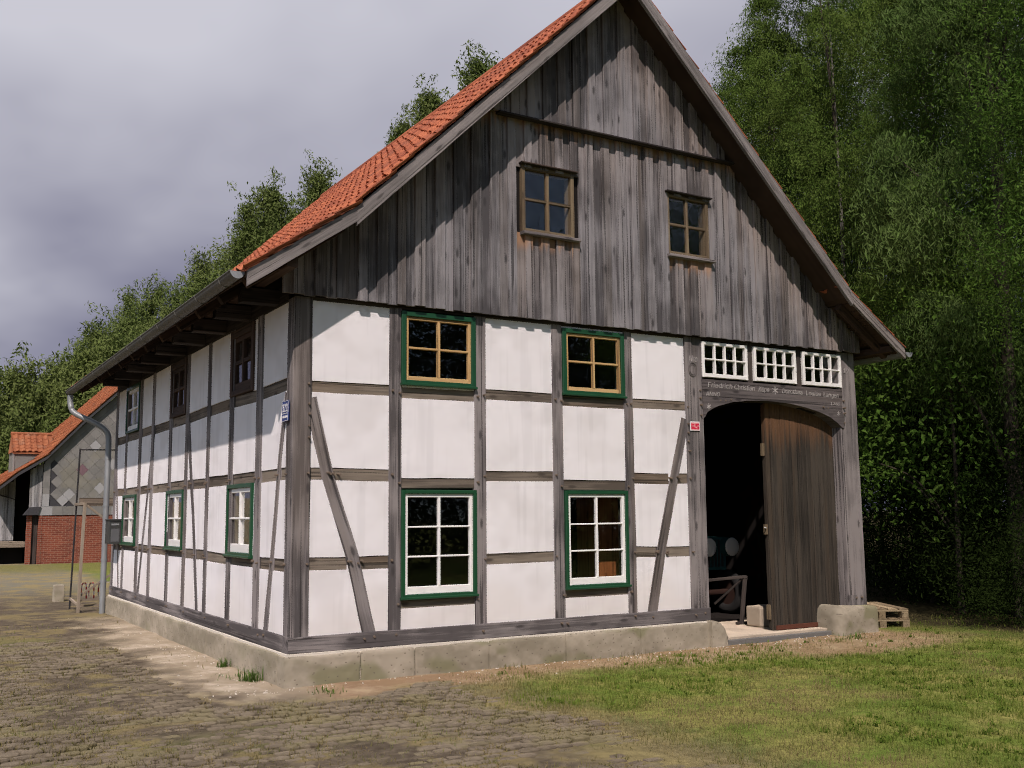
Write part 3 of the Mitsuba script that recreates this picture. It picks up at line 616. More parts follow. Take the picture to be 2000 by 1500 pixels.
for z in (0.15, 1.4, 2.55): bx(mb, (7.07, 0.21, z), (8.45, 0.25, z+.12), .004)
bx(mb, (7.062, 0.206, -0.2), (7.12, 0.255, 2.95), .004, axis=2)
put('ledge', mb.ply('m_door'), gl)
put('bottom_batten', box_ply((7.12, 0.150, -0.228), (8.42, 0.169, -0.165), 'm_batten'), gl)
for z, s in ((2.30, .09), (1.17, .07), (0.02, .10)): put('latch', box_ply((7.015, 0.19, z-s), (7.06, 0.24, z+s), 'm_old_sash'), gl)
put('handle', ply(tube([(7.02, .20, 1.19), (6.99, .16, 1.19), (6.96, .16, 1.20)], .008), 'm_sign_white'), gl)

# ---- gable boarding
GAB = numbered(H+'__gable_boarding'); UP = numbered(H+'__upper_gable_boarding')
hole = [(2.84, 3.62, 4.86, 5.70), (5.13, 5.86, 4.86, 5.70)]
tri_ = Polygon([(0.0, 3.80), (0.0, roof_z(0.0)-.03), (0.46, 4.65), (4.22, 8.32), (8.1, 4.51), (8.75, roof_z(8.75)-.03), (8.75, 3.80)])
scene[GAB] = ply(on_face(tri_.difference(unary_union([sbox(a+.02, c+.02, b-.02, d_-.02) for a, b, c, d_ in hole])), FRONT, -0.038, 0.02), 'm_dark_interior')
scene[UP] = box_ply((2.55, -0.085, 6.30), (6.35, -0.04, 6.36), 'm_dark_interior', axis=0)
pitch = 0.2425; n_b = 37; x = -0.165
edges = []
while x < 8.83:
    w = pitch*rng.uniform(0.92, 1.08); edges.append((x, min(x+w, 8.835))); x += w
for (a, b) in edges:
    cw_ = (b-a)*rng.uniform(0.50, 0.58)
    for (x0, x1, y0, y1) in ((a+.006, a+(b-a)-cw_+.02, -0.074, -0.046), (a+(b-a)-cw_, b-0.006, -0.110, -0.076)):
        x0, x1 = max(x0, -0.165), min(x1, 8.835)
        if x1-x0 < 0.03: continue
        raised = y0 < -0.1
        j0, j1 = rng.normal(0, .003), abs(rng.normal(0, .006))
        # lower gable: cut at windows
        zt0, zt1 = min(roof_z(x0)-.03, 6.36), min(roof_z(x1)-.03, 6.36)
        segs = [(3.785+rng.normal(0, .004), zt0, zt1)]
        for (h0, h1, h2, h3) in hole:
            xa, xb = max(x0, h0), min(x1, h1)
            if xb-xa > 0.25*(x1-x0) or (x0 >= h0-.01 and x1 <= h1+.01):
                segs = [(segs[0][0], h2-.01, h2-.01), (h3-.02, zt0, zt1)]
        for zb, t0, t1 in segs:
            mb = MB(); board(mb, x0, x1, zb, t0, t1, y0+j0, y1, ch=0.005, yb=j1)
            put('board', mb.ply('m_board_fresh' if (t0 > 6.3 or abs(t0-4.85) < .02) else 'm_board'), GAB)
        zt0, zt1 = roof_z(x0)-.03, roof_z(x1)-.03
        if min(zt0, zt1) > 6.33 or max(zt0, zt1) > 6.5:
            zb = 6.295+rng.normal(0, .003)
            if min(zt0, zt1) > zb+0.03:
                mb = MB(); board(mb, x0, x1, zb, zt0, zt1, y0-.085+j0, y1-.085, ch=0.005, yb=j1*.5)
                put('board', mb.ply('m_board'), UP)
put('shadow_gap_strip', box_ply((2.46, -0.225, 6.268), (6.42, -0.118, 6.292), 'm_timber_dark', 0.004, 0), UP)  # dark strip painting the shadow gap below the overhanging upper boards
def gable_window(s0, s1, z0, z1, label):
    key = numbered(H+'__window'); labels[key] = dict(label=label)
    mb = MB()
    bx(mb, (s0, -.10, z0), (s0+.05, .05, z1), .004, 2); bx(mb, (s1-.05, -.10, z0), (s1, .05, z1), .004, 2); bx(mb, (s0+.05, -.098, z1-.05), (s1-.05, .05, z1), .004, 0); bx(mb, (s0+.05, -.098, z0), (s1-.05, .05, z0+.05), .004, 0)
    scene[key] = mb.ply('m_old_sash')
    put('sill', box_ply((s0-.02, -.175, z0-.045), (s1+.05, -.05, z0-.005), 'm_timber', .006, 0), key)
    put('head_board', box_ply((s0-.03, -.165, z1+.002), (s1+.03, -.05, z1+.022), 'm_timber_dark', .004, 0), key)
    mb = MB(); xc, zc = (s0+s1)/2, (z0+z1)/2
    bx(mb, (xc-.022, -.085, z0+.05), (xc+.022, -.04, z1-.05), .004, 2); bx(mb, (s0+.05, -.083, zc-.018), (s1-.05, -.045, zc+.018), .004, 0)
    put('glazing_bars', mb.ply('m_old_sash'), key)
    for xa, xb in ((s0+.05, xc), (xc, s1-.05)):
        for za, zb in ((z0+.05, zc), (zc, z1-.05)):
            t1, t2 = rng.normal(0, .0015, 2)
            q = np.array([(xa, -.06-t1-t2, za), (xb, -.06+t1-t2, za), (xb, -.06+t1+t2, zb), (xa, -.06-t1+t2, zb)])
            put('pane', ply((q, np.array([[0, 1, 2], [0, 2, 3]])), 'm_glass'), key)
gable_window(2.84, 3.62, 4.86, 5.71, 'left attic window in the board gable')
gable_window(5.13, 5.87, 4.86, 5.71, 'right attic window in the board gable')

# ---- roof: deck, verge boards, rafters, tiles
RF_ = numbered(H+'__roof')
def deck(pts, y0, y1, th=0.045):
    q = np.array(pts); return Polygon(list(map(tuple, q))+[(a, b-th*1.35) for a, b in pts[::-1]])
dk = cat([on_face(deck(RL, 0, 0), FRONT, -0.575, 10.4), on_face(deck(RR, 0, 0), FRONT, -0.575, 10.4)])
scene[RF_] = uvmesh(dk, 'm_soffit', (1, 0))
def verge(pts, y0, y1, hgt, m, lo_cut=0.0):
    return uvmesh(on_face(Polygon(list(pts)+[(a, b-hgt) for a, b in pts[::-1]]), FRONT, y0, y1), m, (0, 2))
L1, L2 = RL[:2], RL[1:]; R1, R2 = RR[:2], RR[1:]
def bargepoly(pts, h): return Polygon(list(pts)+[(a, b-h) for a, b in pts[::-1]])
def barge(pts, h, y0, y1):
    (xa, za), (xb, zb) = pts; mb = MB(); off = vid(); Ln = math.dist(pts[0], pts[1])
    n = 10; t = np.linspace(0, 1, n+1)
    for i in range(n):
        c = [(xa+(xb-xa)*t[k], za+(zb-za)*t[k]) for k in (i, i+1)]
        hh = [h+(meshkit.noise(np.array([t[k]*6+xa*3, 0.5, 0.5]))-.5)*.016 for k in (i, i+1)]
        u = [Ln*t[i], Ln*t[i+1]]
        F = lambda k, lo, y: (c[k][0], y, c[k][1]-(hh[k] if lo else 0))
        mb.quad([F(0, 1, y0), F(1, 1, y0), F(1, 0, y0), F(0, 0, y0)], [(u[0], off), (u[1], off), (u[1], off+.2), (u[0], off+.2)])
        mb.quad([F(0, 1, y1), F(1, 1, y1), F(1, 1, y0), F(0, 1, y0)], [(u[0], off+.5), (u[1], off+.5), (u[1], off+.54), (u[0], off+.54)])
        mb.quad([F(0, 0, y0), F(1, 0, y0), F(1, 0, y1), F(0, 0, y1)], [(u[0], off+.7), (u[1], off+.7), (u[1], off+.74), (u[0], off+.74)])
        mb.quad([F(0, 0, y1), F(1, 0, y1), F(1, 1, y1), F(0, 1, y1)], [(u[0], off+1), (u[1], off+1), (u[1], off+1.2), (u[0], off+1.2)])
    for e in (0, 1):
        i = 0 if e == 0 else n; x_, z_ = xa+(xb-xa)*t[i], za+(zb-za)*t[i]
        mb.quad([(x_, y0, z_-h), (x_, y0, z_), (x_, y1, z_), (x_, y1, z_-h)], [(0, off+1.5), (0, off+1.7), (.04, off+1.7), (.04, off+1.5)])
    return mb.ply('m_barge')
for pts, h, yy in ((RL[:2], .165, -.618), (RL[1:], .205, -.622), (RR[:2], .16, -.618), (RR[1:], .20, -.622)):
    put('barge_board', barge(pts, h, yy, -.577), RF_)
# rafters under the eaves and purlins poking out of the gable
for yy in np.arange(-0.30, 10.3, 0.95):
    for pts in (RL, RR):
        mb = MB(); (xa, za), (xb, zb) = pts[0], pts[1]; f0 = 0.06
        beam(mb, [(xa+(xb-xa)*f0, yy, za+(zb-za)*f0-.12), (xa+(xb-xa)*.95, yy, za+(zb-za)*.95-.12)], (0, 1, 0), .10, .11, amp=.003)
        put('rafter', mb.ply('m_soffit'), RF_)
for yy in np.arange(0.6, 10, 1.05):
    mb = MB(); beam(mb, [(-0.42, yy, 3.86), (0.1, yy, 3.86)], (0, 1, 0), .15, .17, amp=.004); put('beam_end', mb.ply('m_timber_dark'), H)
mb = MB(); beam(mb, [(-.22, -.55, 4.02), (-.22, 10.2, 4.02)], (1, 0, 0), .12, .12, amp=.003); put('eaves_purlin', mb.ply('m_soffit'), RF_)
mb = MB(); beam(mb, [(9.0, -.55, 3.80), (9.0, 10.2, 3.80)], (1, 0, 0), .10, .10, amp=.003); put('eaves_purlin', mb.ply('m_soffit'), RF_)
def tile_mesh(w=0.236, l=0.365, lod=7, amp=0.021, th=0.016, seed=0):
    r = np.random.default_rng(seed); xs_ = np.linspace(-0.004, w+0.012, lod); zf = amp*(np.cos(2*np.pi*xs_/w-0.6)+0.25*np.sin(4*np.pi*xs_/w)); zf = zf+np.linspace(.006, 0, lod)
    top0 = np.c_[xs_, np.full(lod, 0.0)+(r.random()-.5)*.012, zf+th+.012]; top1 = np.c_[xs_, np.full(lod, l), zf*.9+.004]; bot0 = top0-[0, -.002, th]
    v = np.vstack([top0, top1, bot0]); f = []
    for j in range(lod-1):
        f += [[j, j+1, lod+j+1], [j, lod+j+1, lod+j], [2*lod+j, 2*lod+j+1, j+1], [2*lod+j, j+1, j]]
    f += [[0, lod, 2*lod], [lod-1, 3*lod-1, 2*lod-1]]
    return v, np.array(f)
def lay_tiles(profile, y0, y1, w=0.236, course=0.30, lift0=0.012):
    """positions (matrix 4x4) of tiles along a roof profile from the eave up"""
    q = np.array(profile, float); d = np.diff(q, axis=0); ln = np.hypot(d[:, 0], d[:, 1]); cum = np.r_[0, np.cumsum(ln)]; out = []
    k = 0; course = (cum[-1]-0.33)/math.ceil((cum[-1]-0.33)/course)   # whole courses, the last one ending at the ridge
    for s in np.arange(-0.03, cum[-1]-0.34, course):
        i = min(max(np.searchsorted(cum, s+0.05, 'right')-1, 0), len(ln)-1); t = d[i]/ln[i]; p0 = q[i]+t*(s-cum[i]); nn = np.array([-t[1], t[0]]) if t[0] > 0 else np.array([t[1], -t[0]])
        m = int((y1-y0)/w)
        for j in range(m):
            yy = y0+j*w+rng.normal(0, .002); ds = rng.normal(0, .007); lift = lift0+abs(rng.normal(0, .004)); tl = rng.normal(0, .012)
            pz = p0+t*ds+nn*lift
            X = np.array([0, 1.0 if t[0] > 0 else -1.0, 0]); Y = np.array([t[0], 0, t[1]]); Z = np.cross(X, Y)
            X = -X if Z[2] < 0 else X; Z = np.cross(X, Y)
            Y2 = Y+Z*tl; Y2 /= np.linalg.norm(Y2); Z2 = np.cross(X, Y2)
            M = np.eye(4); M[:3, 0], M[:3, 1], M[:3, 2] = X, Y2, Z2
            M[:3, 3] = [pz[0], yy if X[1] > 0 else yy+w, pz[1]]; out.append(M)
    return out
TM = [tile_mesh(seed=k) for k in range(5)]; TP = [ply(v, 'm_tile', smooth=35) for v in TM]
tl_ = lay_tiles(RL, -0.665, 10.45)
pos = np.array([m[:3, 3] for m in tl_]); od = np.argsort(np.linalg.norm(pos-CAM, axis=1)+1.2*np.abs(pos[:, 1]+0.6)*0.6)
sv, sf, nv = [], [], 0
def add_stuff(M, k):
    global nv
    v, f = TM[k]; sv.append(v @ M[:3, :3].T+M[:3, 3]); sf.append(f+nv); nv += len(v)
for c, i in enumerate(od):
    k = int(rng.integers(5))
    if c < 298: put('tile', {**TP[k], 'to_world': T(tl_[i].tolist())}, RF_)
    else: add_stuff(tl_[i], k)
for M in lay_tiles(RR, -0.60, 10.45, lift0=-0.012): add_stuff(M, int(rng.integers(5)))
k_ = put('far_tiles', ply((np.vstack(sv), np.vstack(sf)), 'm_tile'), RF_); labels[k_] = dict(kind='stuff')
put('ridge_cap', ply(tube([(4.22, -.60, 8.365), (4.22, 10.4, 8.365)], .085, 12), 'm_tile', smooth=40), RF_)

# ---- gutters and downpipe
def half_pipe(c0, c1, r, n=10):
    c0, c1 = np.array(c0), np.array(c1); g = np.linspace(math.pi, 2*math.pi, n+1); v = []
    for c in (c0, c1):
        for rr in (r, r-.006): v += [c+[rr*math.cos(a), 0, rr*math.sin(a)] for a in g]
    v = np.array(v); m = n+1; f = []
    for j in range(n):
        f += [[j, j+1, 2*m+j+1], [j, 2*m+j+1, 2*m+j], [m+j, m+j+1, 3*m+j+1], [m+j, 3*m+j+1, 3*m+j]]
    return trimesh.Trimesh(v, f, process=False)
def cap(c, r, n=12):
    c = np.array(c); g = np.linspace(math.pi, 2*math.pi, n+1); v = np.vstack([c, [c+[r*math.cos(a), 0, r*math.sin(a)] for a in g]]); v2 = v+[0, .006, 0]
    f = [[0, j+1, j+2] for j in range(n)]+[[n+2, n+j+4, n+j+3] for j in range(n)]
    return trimesh.Trimesh(np.vstack([v, v2]), f, process=False)
gk = put('gutter', ply(cat([half_pipe((-.775, -.52, 3.855), (-.775, 10.48, 3.805), .074), tube([(-.849, -.52, 3.855), (-.849, 10.48, 3.805)], .010, 6)]), 'm_gutter', smooth=40), H)
put('end_cap', ply(cap((-.775, -.522, 3.855), .074), 'm_zinc'), gk)
put('end_cap', ply(cap((-.775, 10.48, 3.805), .074), 'm_zinc'), gk)
for i, yy in enumerate(np.arange(-.1, 10.3, .95)):
    put('bracket', ply(tube([(-.853, yy, 3.855-.0045*(yy+.6)), (-.838, yy, 3.81-.0045*(yy+.6)), (-.775, yy, 3.775-.0045*(yy+.6)), (-.71, yy, 3.81-.0045*(yy+.6)), (-.69, yy, 3.86)], .008, 6), 'm_gutter'), gk)
gk2 = put('gutter', ply(half_pipe((9.30, -.60, 3.76), (9.30, 10.4, 3.72), .075), 'm_zinc', smooth=40), H)
put('end_cap', ply(cap((9.30, -.602, 3.76), .075), 'm_zinc'), gk2)
def bez(ps, n=14):
    ps = np.array(ps, float); out = []
    for i in range(len(ps)-1):
        p0, p1, p2, p3 = ps[max(i-1, 0)], ps[i], ps[i+1], ps[min(i+2, len(ps)-1)]
        for t in np.linspace(0, 1, n, endpoint=False): out.append(.5*((2*p1)+(-p0+p2)*t+(2*p0-5*p1+4*p2-p3)*t*t+(-p0+3*p1-3*p2+p3)*t**3))
    return np.array(out+[ps[-1]])
pk = put('downpipe', ply(tube(np.vstack([bez([(-.775, 10.36, 3.72), (-.77, 10.35, 3.56), (-.70, 10.28, 3.38), (-.32, 10.12, 3.17), (-.14, 10.05, 3.0), (-.115, 10.04, 2.75)], 6), [(-.115, 10.04, 1.5), (-.115, 10.04, -.36)]]), .052, 14), 'm_zinc', smooth=40), H)
for z in (2.5, 1.62, .62, .22): put('pipe_collar', ply(tube([(-.115, 10.04, z), (-.115, 10.04, z+.035)], .060, 14), 'm_zinc', smooth=40), pk)

# ---- wooden pegs
pg = []
def peg(face, s, z, d=-.035, r=.013):
    fn = FRONT if face == 'F' else LEFT; q = fn(np.array([s, s+rng.normal(0, .006)]), np.array([z, z+rng.normal(0, .006)]), np.array([.02, d*rng.uniform(.7, 1.4)]))
    pg.append(tube(q, r*rng.uniform(.8, 1.15), 7))
for s0, s1, z, w in RF:
    for s, sg in ((s0, -1), (s1, 1)): peg('F', s+sg*.035, z+rng.normal(0, .012))
for z0 in (2.62, 2.5, 2.38, 2.25): peg('F', .18, z0); peg('F', 5.47, z0-.02)
for s in (.83, .95, 1.2, 2.3, 3.39, 3.47, 4.5, 4.78, 5.5, 5.66): peg('F', s, .105+rng.normal(0, .01))
for z0 in (2.72, 2.86, 2.94, 3.05): peg('F', 5.70, z0); peg('F', 8.50, z0)
for s, z in ((.40, 1.88), (.52, 1.87), (.67, .93), (.80, .93), (5.30, 1.86), (5.16, 1.87), (4.9, .93), (5.05, .91), (8.55, .16), (8.68, .16), (6.05, 2.93), (6.15, 2.94), (6.25, 2.96), (8.05, 2.93), (8.15, 2.93)): peg('F', s, z)
for i, s in enumerate(ps):
    for z in (.905, 1.87): peg('L', s+(.04 if i % 2 else -.04), z+rng.normal(0, .012), -.03)
    if i % 2: peg('L', s-.08, .11)
for s, z in ((.45, 1.87), (.62, .92), (.78, .12), (4.2, 1.88), (3.93, .9), (7.08, 1.87), (7.4, .9)): peg('L', s, z, -.03)
k_ = put('peg', ply(cat(pg), 'm_peg', smooth=40), H); labels[k_] = dict(kind='stuff')

# ================================================================ THINGS AT THE HOUSE
# blue number plate on the corner post
k = thing('house_number_sign', 'blue enamel house number plate on the left side of the corner post', 'sign')
def faceL(poly, d0, d1, m): return ply(on_face(poly, LEFT, d0, d1), m)
put('plate', faceL(sbox(.055, 2.43, .265, 2.655).buffer(-.012).buffer(.012), -.030, -.018, 'm_blue'), k)
def textL(txt, s0, s1, zb, h, d, bold=True):
    m = meshkit.text_mesh(txt, h, .003, bold); v = m.vertices.copy(); v[:, 0] -= v[:, 0].min(); v[:, 0] *= (s1-s0)/v[:, 0].max()
    m.vertices = np.stack([d-v[:, 2], s1-v[:, 0], zb+v[:, 1]], 1); return m
nm = [textL('122', .085, .235, 2.535, .085, -.031, False), on_face(sbox(.09, 2.512, .23, 2.519), LEFT, -.034, -.0305)]
for q in range(9):
    if q != 4: nm.append(on_face(sbox(.085+q*.017, 2.468, .095+q*.017, 2.488+.006*(q % 2)), LEFT, -.034, -.0305))
put('lettering', ply(cat(nm), 'm_sign_white'), k)
border = sbox(.055, 2.43, .265, 2.655).buffer(-.012).buffer(.012); border = border.buffer(-.004).difference(border.buffer(-.008))
put('rim', faceL(border, -.0325, -.0302, 'm_sign_white'), k)
# red plate
k = thing('red_sign', 'small red and white plate on the post left of the gate', 'sign')
put('plate', ply(on_face(sbox(5.50, 2.505, 5.665, 2.628), FRONT, -.022, -.014), 'm_sign_white'), k)
put('red_field', ply(on_face(sbox(5.512, 2.528, 5.655, 2.598), FRONT, -.024, -.0222), 'm_red'), k)
put('stripe', ply(cat([on_face(sbox(5.512, 2.599, 5.655, 2.615), FRONT, -.0238, -.0222), on_face(sbox(5.512, 2.512, 5.655, 2.527), FRONT, -.0238, -.0222)]), 'm_pink'), k)
hook = LineString([(5.575, 2.592), (5.575, 2.558), (5.612, 2.546)]).buffer(.009)
put('mark', ply(on_face(unary_union([hook, sbox(5.535, 2.556, 5.552, 2.582), sbox(5.622, 2.556, 5.64, 2.582)]), FRONT, -.0255, -.0241), 'm_pink'), k)
# grey box on the far end of the side wall
k = thing('wall_box', 'dark grey metal letter box on the far end of the white side wall', 'letter box')
put('case', box_ply((-.205, 9.06, .95), (-.012, 9.5, 1.365), 'm_box', .01), k)
put('lid', box_ply((-.22, 9.04, 1.365), (-.012, 9.52, 1.39), 'm_box', .006), k)
put('front_panel', box_ply((-.185, 9.054, .99), (-.04, 9.062, 1.22), 'm_box_face', .002), k)
put('name_strip', box_ply((-.18, 9.052, 1.28), (-.05, 9.062, 1.31), 'm_zinc', .002), k)
# pallets
def pallet(x, y, z, rot, label):
    k = thing('pallet', label, 'pallet', 'stacked wooden pallets')
    M = T().translate([x, y, z]).rotate([0, 0, 1], rot)
    def b(name, lo, hi): put(name, {**box_ply(lo, hi, 'm_pallet', .003), 'to_world': M}, k)
    for i in range(5): b('deck_board', (0, i*.165, .122), (1.2, i*.165+.14, .144))
    for j, yy in enumerate((0, .35, .70)):
        for xx in (0, .53, 1.055): b('block', (xx, yy, .022), (xx+.145, yy+.10, .100))
        b('bottom_board', (0, yy, 0), (1.2, yy+.10, .022))
    for xx in (0, .53, 1.055): b('stringer', (xx, 0, .100), (xx+.145, .80, .122))
pallet(9.66, -0.06, GZ-.01, 60, 'lower of the two pallets at the right corner of the house')
pallet(9.655, -0.05, GZ+.135, 61, 'upper of the two pallets at the right corner of the house')

# scaffold rack with barrier tape behind the downpipe
k = thing('frame_rack', 'thin upright frame of wooden and dark metal poles beside the downpipe', 'rack')
def pole(name, p0, p1, r, m): put(name, ply(tube([p0, p1], r, 8), m, smooth=40), k)
def latt(name, p0, p1, w, d, m='m_rack_wood'):
    mb = MB(); p0, p1 = np.array(p0), np.array(p1); t = (p1-p0)/np.linalg.norm(p1-p0); a = np.array([1.0, 0, 0]) if abs(t[2]) > .8 else np.array([0, 0, 1.0]); beam(mb, [p0, p1], a, w, d, amp=.003, ch=.003); put(name, mb.ply(m), k)
pole('metal_pole', (-.48, 11.4, -.36), (-.41, 11.4, 2.78), .017, 'm_black_metal')
pole('metal_bar', (-.42, 11.4, 2.76), (.45, 11.35, 2.77), .014, 'm_black_metal')
latt('wooden_post', (-.475, 10.42, -.36), (-.43, 10.42, 1.70), .055, .05)
latt('cross_board', (-.46, 10.9, 1.72), (.4, 10.9, 1.72), .16, .03); latt('cross_board', (-.45, 11.38, 1.68), (-.43, 10.44, 1.68), .05, .05)
latt('diagonal', (-.40, 10.44, 1.66), (.1, 10.44, 1.27), .04, .03); latt('diagonal', (-.43, 10.46, -.02), (.2, 10.46, .42), .04, .03)
latt('low_rail', (-.44, 10.46, -.12), (.4, 10.46, -.10), .035, .03); latt('low_rail', (-.40, 10.7, -.24), (.4, 10.7, -.22), .04, .03); latt('low_rail', (-.48, 11.4, -.14), (-.47, 10.4, -.20), .04, .04)
latt('wooden_post', (.42, 10.9, -.36), (.42, 10.9, 1.8), .055, .05)
# tape: three hanging loops of striped ribbon
tv, tf, tc, n0 = [], [], [], 0
for lx in (-.355, -.22, -.05):
    pts = bez([(lx-.045, 10.6, -.06), (lx-.05, 10.59, .10), (lx-.02, 10.58, .20), (lx+.03, 10.6, .18), (lx+.045, 10.62, .04), (lx+.05, 10.62, -.10)], 4)
    for i in range(len(pts)-1):
        a_, b_ = pts[i], pts[i+1]; w_ = np.array([.016, .022, 0])
        tv += [a_-w_, a_+w_, b_+w_, b_-w_]; tf += [[n0, n0+1, n0+2], [n0, n0+2, n0+3]]; tc += [((.50, .03, .04) if (i//2) % 2 else (.78, .76, .74))]*4; n0 += 4
for i, (a_, b_) in enumerate((((-.45, 10.6, .19), (-.34, 10.6, .185)), ((-.26, 10.6, .185), (-.20, 10.6, .18)), ((-.12, 10.6, .185), (.0, 10.6, .19)), ((.0, 10.6, .19), (.4, 10.7, .2)))):
    a_, b_ = np.array(a_), np.array(b_); w_ = np.array([0, 0, .006]); tv += [a_-w_, b_-w_, b_+w_, a_+w_]; tf += [[n0, n0+1, n0+2], [n0, n0+2, n0+3]]; tc += [(.6, .5, .48)]*4; n0 += 4
top('barrier_tape', ply((np.array(tv), np.array(tf)), 'm_vcol', color=np.array(tc)), 'red and white striped barrier tape hanging in loops on the pole frame', 'barrier tape')
top('stone_slab', stone_block((-.53, 13.2, -.36), (-.33, 13.5, .02), amp=.01), 'pale upright stone slab on the ground behind the pole frame', 'stone')

# things in the gate
top('cut_stone', stone_block((7.20, .55, -.235), (7.60, .85, .06), 'm_floor', amp=.008, r=.03, seed=4), 'pale squared stone block lying just inside the open gate', 'stone')
k = thing('wooden_trestle', 'dark wooden stand with a slanting strut just inside the open gate', 'trestle')
def tb(name, pts, w, m='m_timber_dark'):
    mb = MB(); beam(mb, pts, (0, 1, 0), w, w, amp=.004, ch=.004); put(name, mb.ply(m), k)
tb('leg', [(7.30, 1.05, -.235), (7.41, 1.05, .47)], .05); tb('leg', [(7.0, 1.5, -.235), (6.98, 1.5, .40)], .05); tb('strut', [(7.40, 1.08, .44), (7.10, 1.4, .05)], .028)
tb('foot', [(7.20, 1.05, -.215), (7.42, 1.05, -.215)], .04); tb('rail', [(7.41, 1.02, .46), (6.98, 1.52, .39)], .04); tb('leg', [(6.85, 1.9, -.235), (6.80, 1.9, .35)], .06)
# small old tractor in the dark hall
k = thing('tractor', 'dark teal vehicle with two round white headlamps in the dark gateway', 'tractor')
def tp(name, mesh, m): put(name, ply(mesh, m, smooth=40), k)
tp('hood', trimesh.creation.box(bounds=[(7.58, 2.12, .50), (8.02, 3.3, 1.02)]), 'm_teal'); tp('grille', cat([trimesh.creation.box(bounds=[(7.64+.07*i, 2.10, .55), (7.67+.07*i, 2.125, .98)]) for i in range(5)]), 'm_black_metal')
for cx in (7.545, 8.03):
    c = trimesh.creation.cylinder(.150, .14, sections=24); c.apply_transform(trimesh.transformations.rotation_matrix(math.pi/2, [1, 0, 0])); c.apply_translation([cx, 2.05, .865])
    d_ = trimesh.creation.icosphere(3, .145); d_.apply_scale([1, .25, 1]); d_.apply_translation([cx, 1.975, .865])
    h_ = put('headlamp', ply(c, 'm_teal', smooth=40), k); put('lens', ply(d_, 'm_lamp_white', smooth=True), h_)
tp('axle', tube([(7.25, 2.4, .12), (8.35, 2.4, .12)], .05), 'm_rust'); tp('seat', trimesh.creation.box(bounds=[(7.6, 3.75, .95), (8.0, 4.1, 1.05)]), 'm_rubber'); tp('body', trimesh.creation.box(bounds=[(7.62, 3.3, .35), (7.98, 4.3, .8)]), 'm_rust')
for cx, cy, r, w_ in ((7.30, 2.4, .36, .15), (8.30, 2.4, .36, .15), (7.22, 4.0, .62, .26), (8.4, 4.0, .62, .26)):
    t_ = trimesh.creation.torus(r*.78, r*.22, 28, 10); t_.apply_scale([1, 1, w_/(r*.44)]); t_.apply_transform(trimesh.transformations.rotation_matrix(math.pi/2, [0, 1, 0])); t_.apply_translation([cx, cy, r-.235])
    wk = put('wheel', ply(t_, 'm_rubber', smooth=True), k)
    c = trimesh.creation.cylinder(r*.6, w_*.4, sections=20); c.apply_transform(trimesh.transformations.rotation_matrix(math.pi/2, [0, 1, 0])); c.apply_translation([cx, cy, r-.235]); put('rim', ply(c, 'm_rust', smooth=40), wk)
tp('steering_wheel', trimesh.creation.torus(.2, .015, 24, 8, transform=trimesh.transformations.translation_matrix([7.8, 3.5, 1.15])), 'm_rubber')
k = thing('cabinet', 'reddish brown wooden cabinet seen through the right six pane window', 'cabinet')
put('body', box_ply((4.50, .75, -.235), (5.50, 1.25, 1.78), 'm_cabinet', .01), k); put('cornice', box_ply((4.46, .71, 1.78), (5.54, 1.27, 1.84), 'm_cabinet', .01), k)
for a in (4.51, 5.01): put('door', box_ply((a, .73, -.10), (a+.48, .752, 1.72), 'm_cabinet', .006), k)

# ================================================================ OLD BARN behind on the left
BA = math.radians(0.5); BO = np.array([1.38, 32.98, GZ-.02]); be = np.array([math.cos(BA), math.sin(BA), 0]); bn = np.array([-math.sin(BA), math.cos(BA), 0])
BM = T(np.vstack([np.c_[be, bn, [0, 0, 1], BO], [0, 0, 0, 1]]).tolist())   # local (s, t, z)
BK = thing('old_barn', 'old shed with orange tiled roof, slate gable and red brick base beyond the downpipe', 'shed')
def bp(name, sh, parent=BK): return put(name, {**sh, 'to_world': BM}, parent)
VG = [(-1.6, 2.74), (-.78, 3.45), (.18, 4.08), (.85, 4.90), (1.57, 5.62), (2.63, 6.70), (5.0, 9.0)]
def vz(s): return float(np.interp(s, [q[0] for q in VG], [q[1] for q in VG]))
def brick_box(lo, hi):
    b = trimesh.creation.box(bounds=[lo, hi]); v = b.vertices[b.faces.ravel()]; nn = np.repeat(b.face_normals, 3, 0)
    return ply((v, np.arange(len(v)).reshape(-1, 3)), 'm_brick', uv=np.stack([np.where(np.abs(nn[:, 0]) > .5, v[:, 1], v[:, 0])+20, v[:, 2]+20], 1))
bp('brick_wall', brick_box((0.14, 0.0, -.3), (9.8, .3, 1.86))); bp('brick_pier', brick_box((0.03, -.03, -.3), (0.138, .28, 1.86))); bp('brick_pier', brick_box((-.36, .10, -.3), (-.20, .42, 1.86)))
bp('door', box_ply((-.20, .22, -.05), (.03, .27, 1.86), 'm_timber_dark', axis=2))
bp('slate_backing', ply(on_face(Polygon([(0.13, 1.87), (0.13, vz(.13)-.12), (1.57, 5.5), (5.0, 8.85), (9.8, 4.0), (9.8, 1.87)]), FRONT, .03, .25), 'm_slate_black'))
SG = numbered(BK+'__slate_cladding'); labels[SG] = dict(label='grey diamond slate cladding')
R0 = .225
def dia(cs, cz, r, d0, m):
    off = vid(); mb = MB()
    pts = [(cs, d0-.014, cz-r*1.06), (cs+r, d0-.007, cz), (cs, d0, cz+r*1.06), (cs-r, d0-.007, cz)]; bk = [(a, .03, c) for a, b, c in pts]
    mb.quad(pts, [(0, off), (.1, off+.1), (.2, off+.2), (.1, off+.3)])
    for a in range(4): b = (a+1) % 4; mb.quad([pts[a], pts[b], bk[b], bk[a]], [(0, off), (.1, off), (.1, off+.1), (0, off+.1)])
    bp('slate', mb.ply(m), SG)
seen = 0
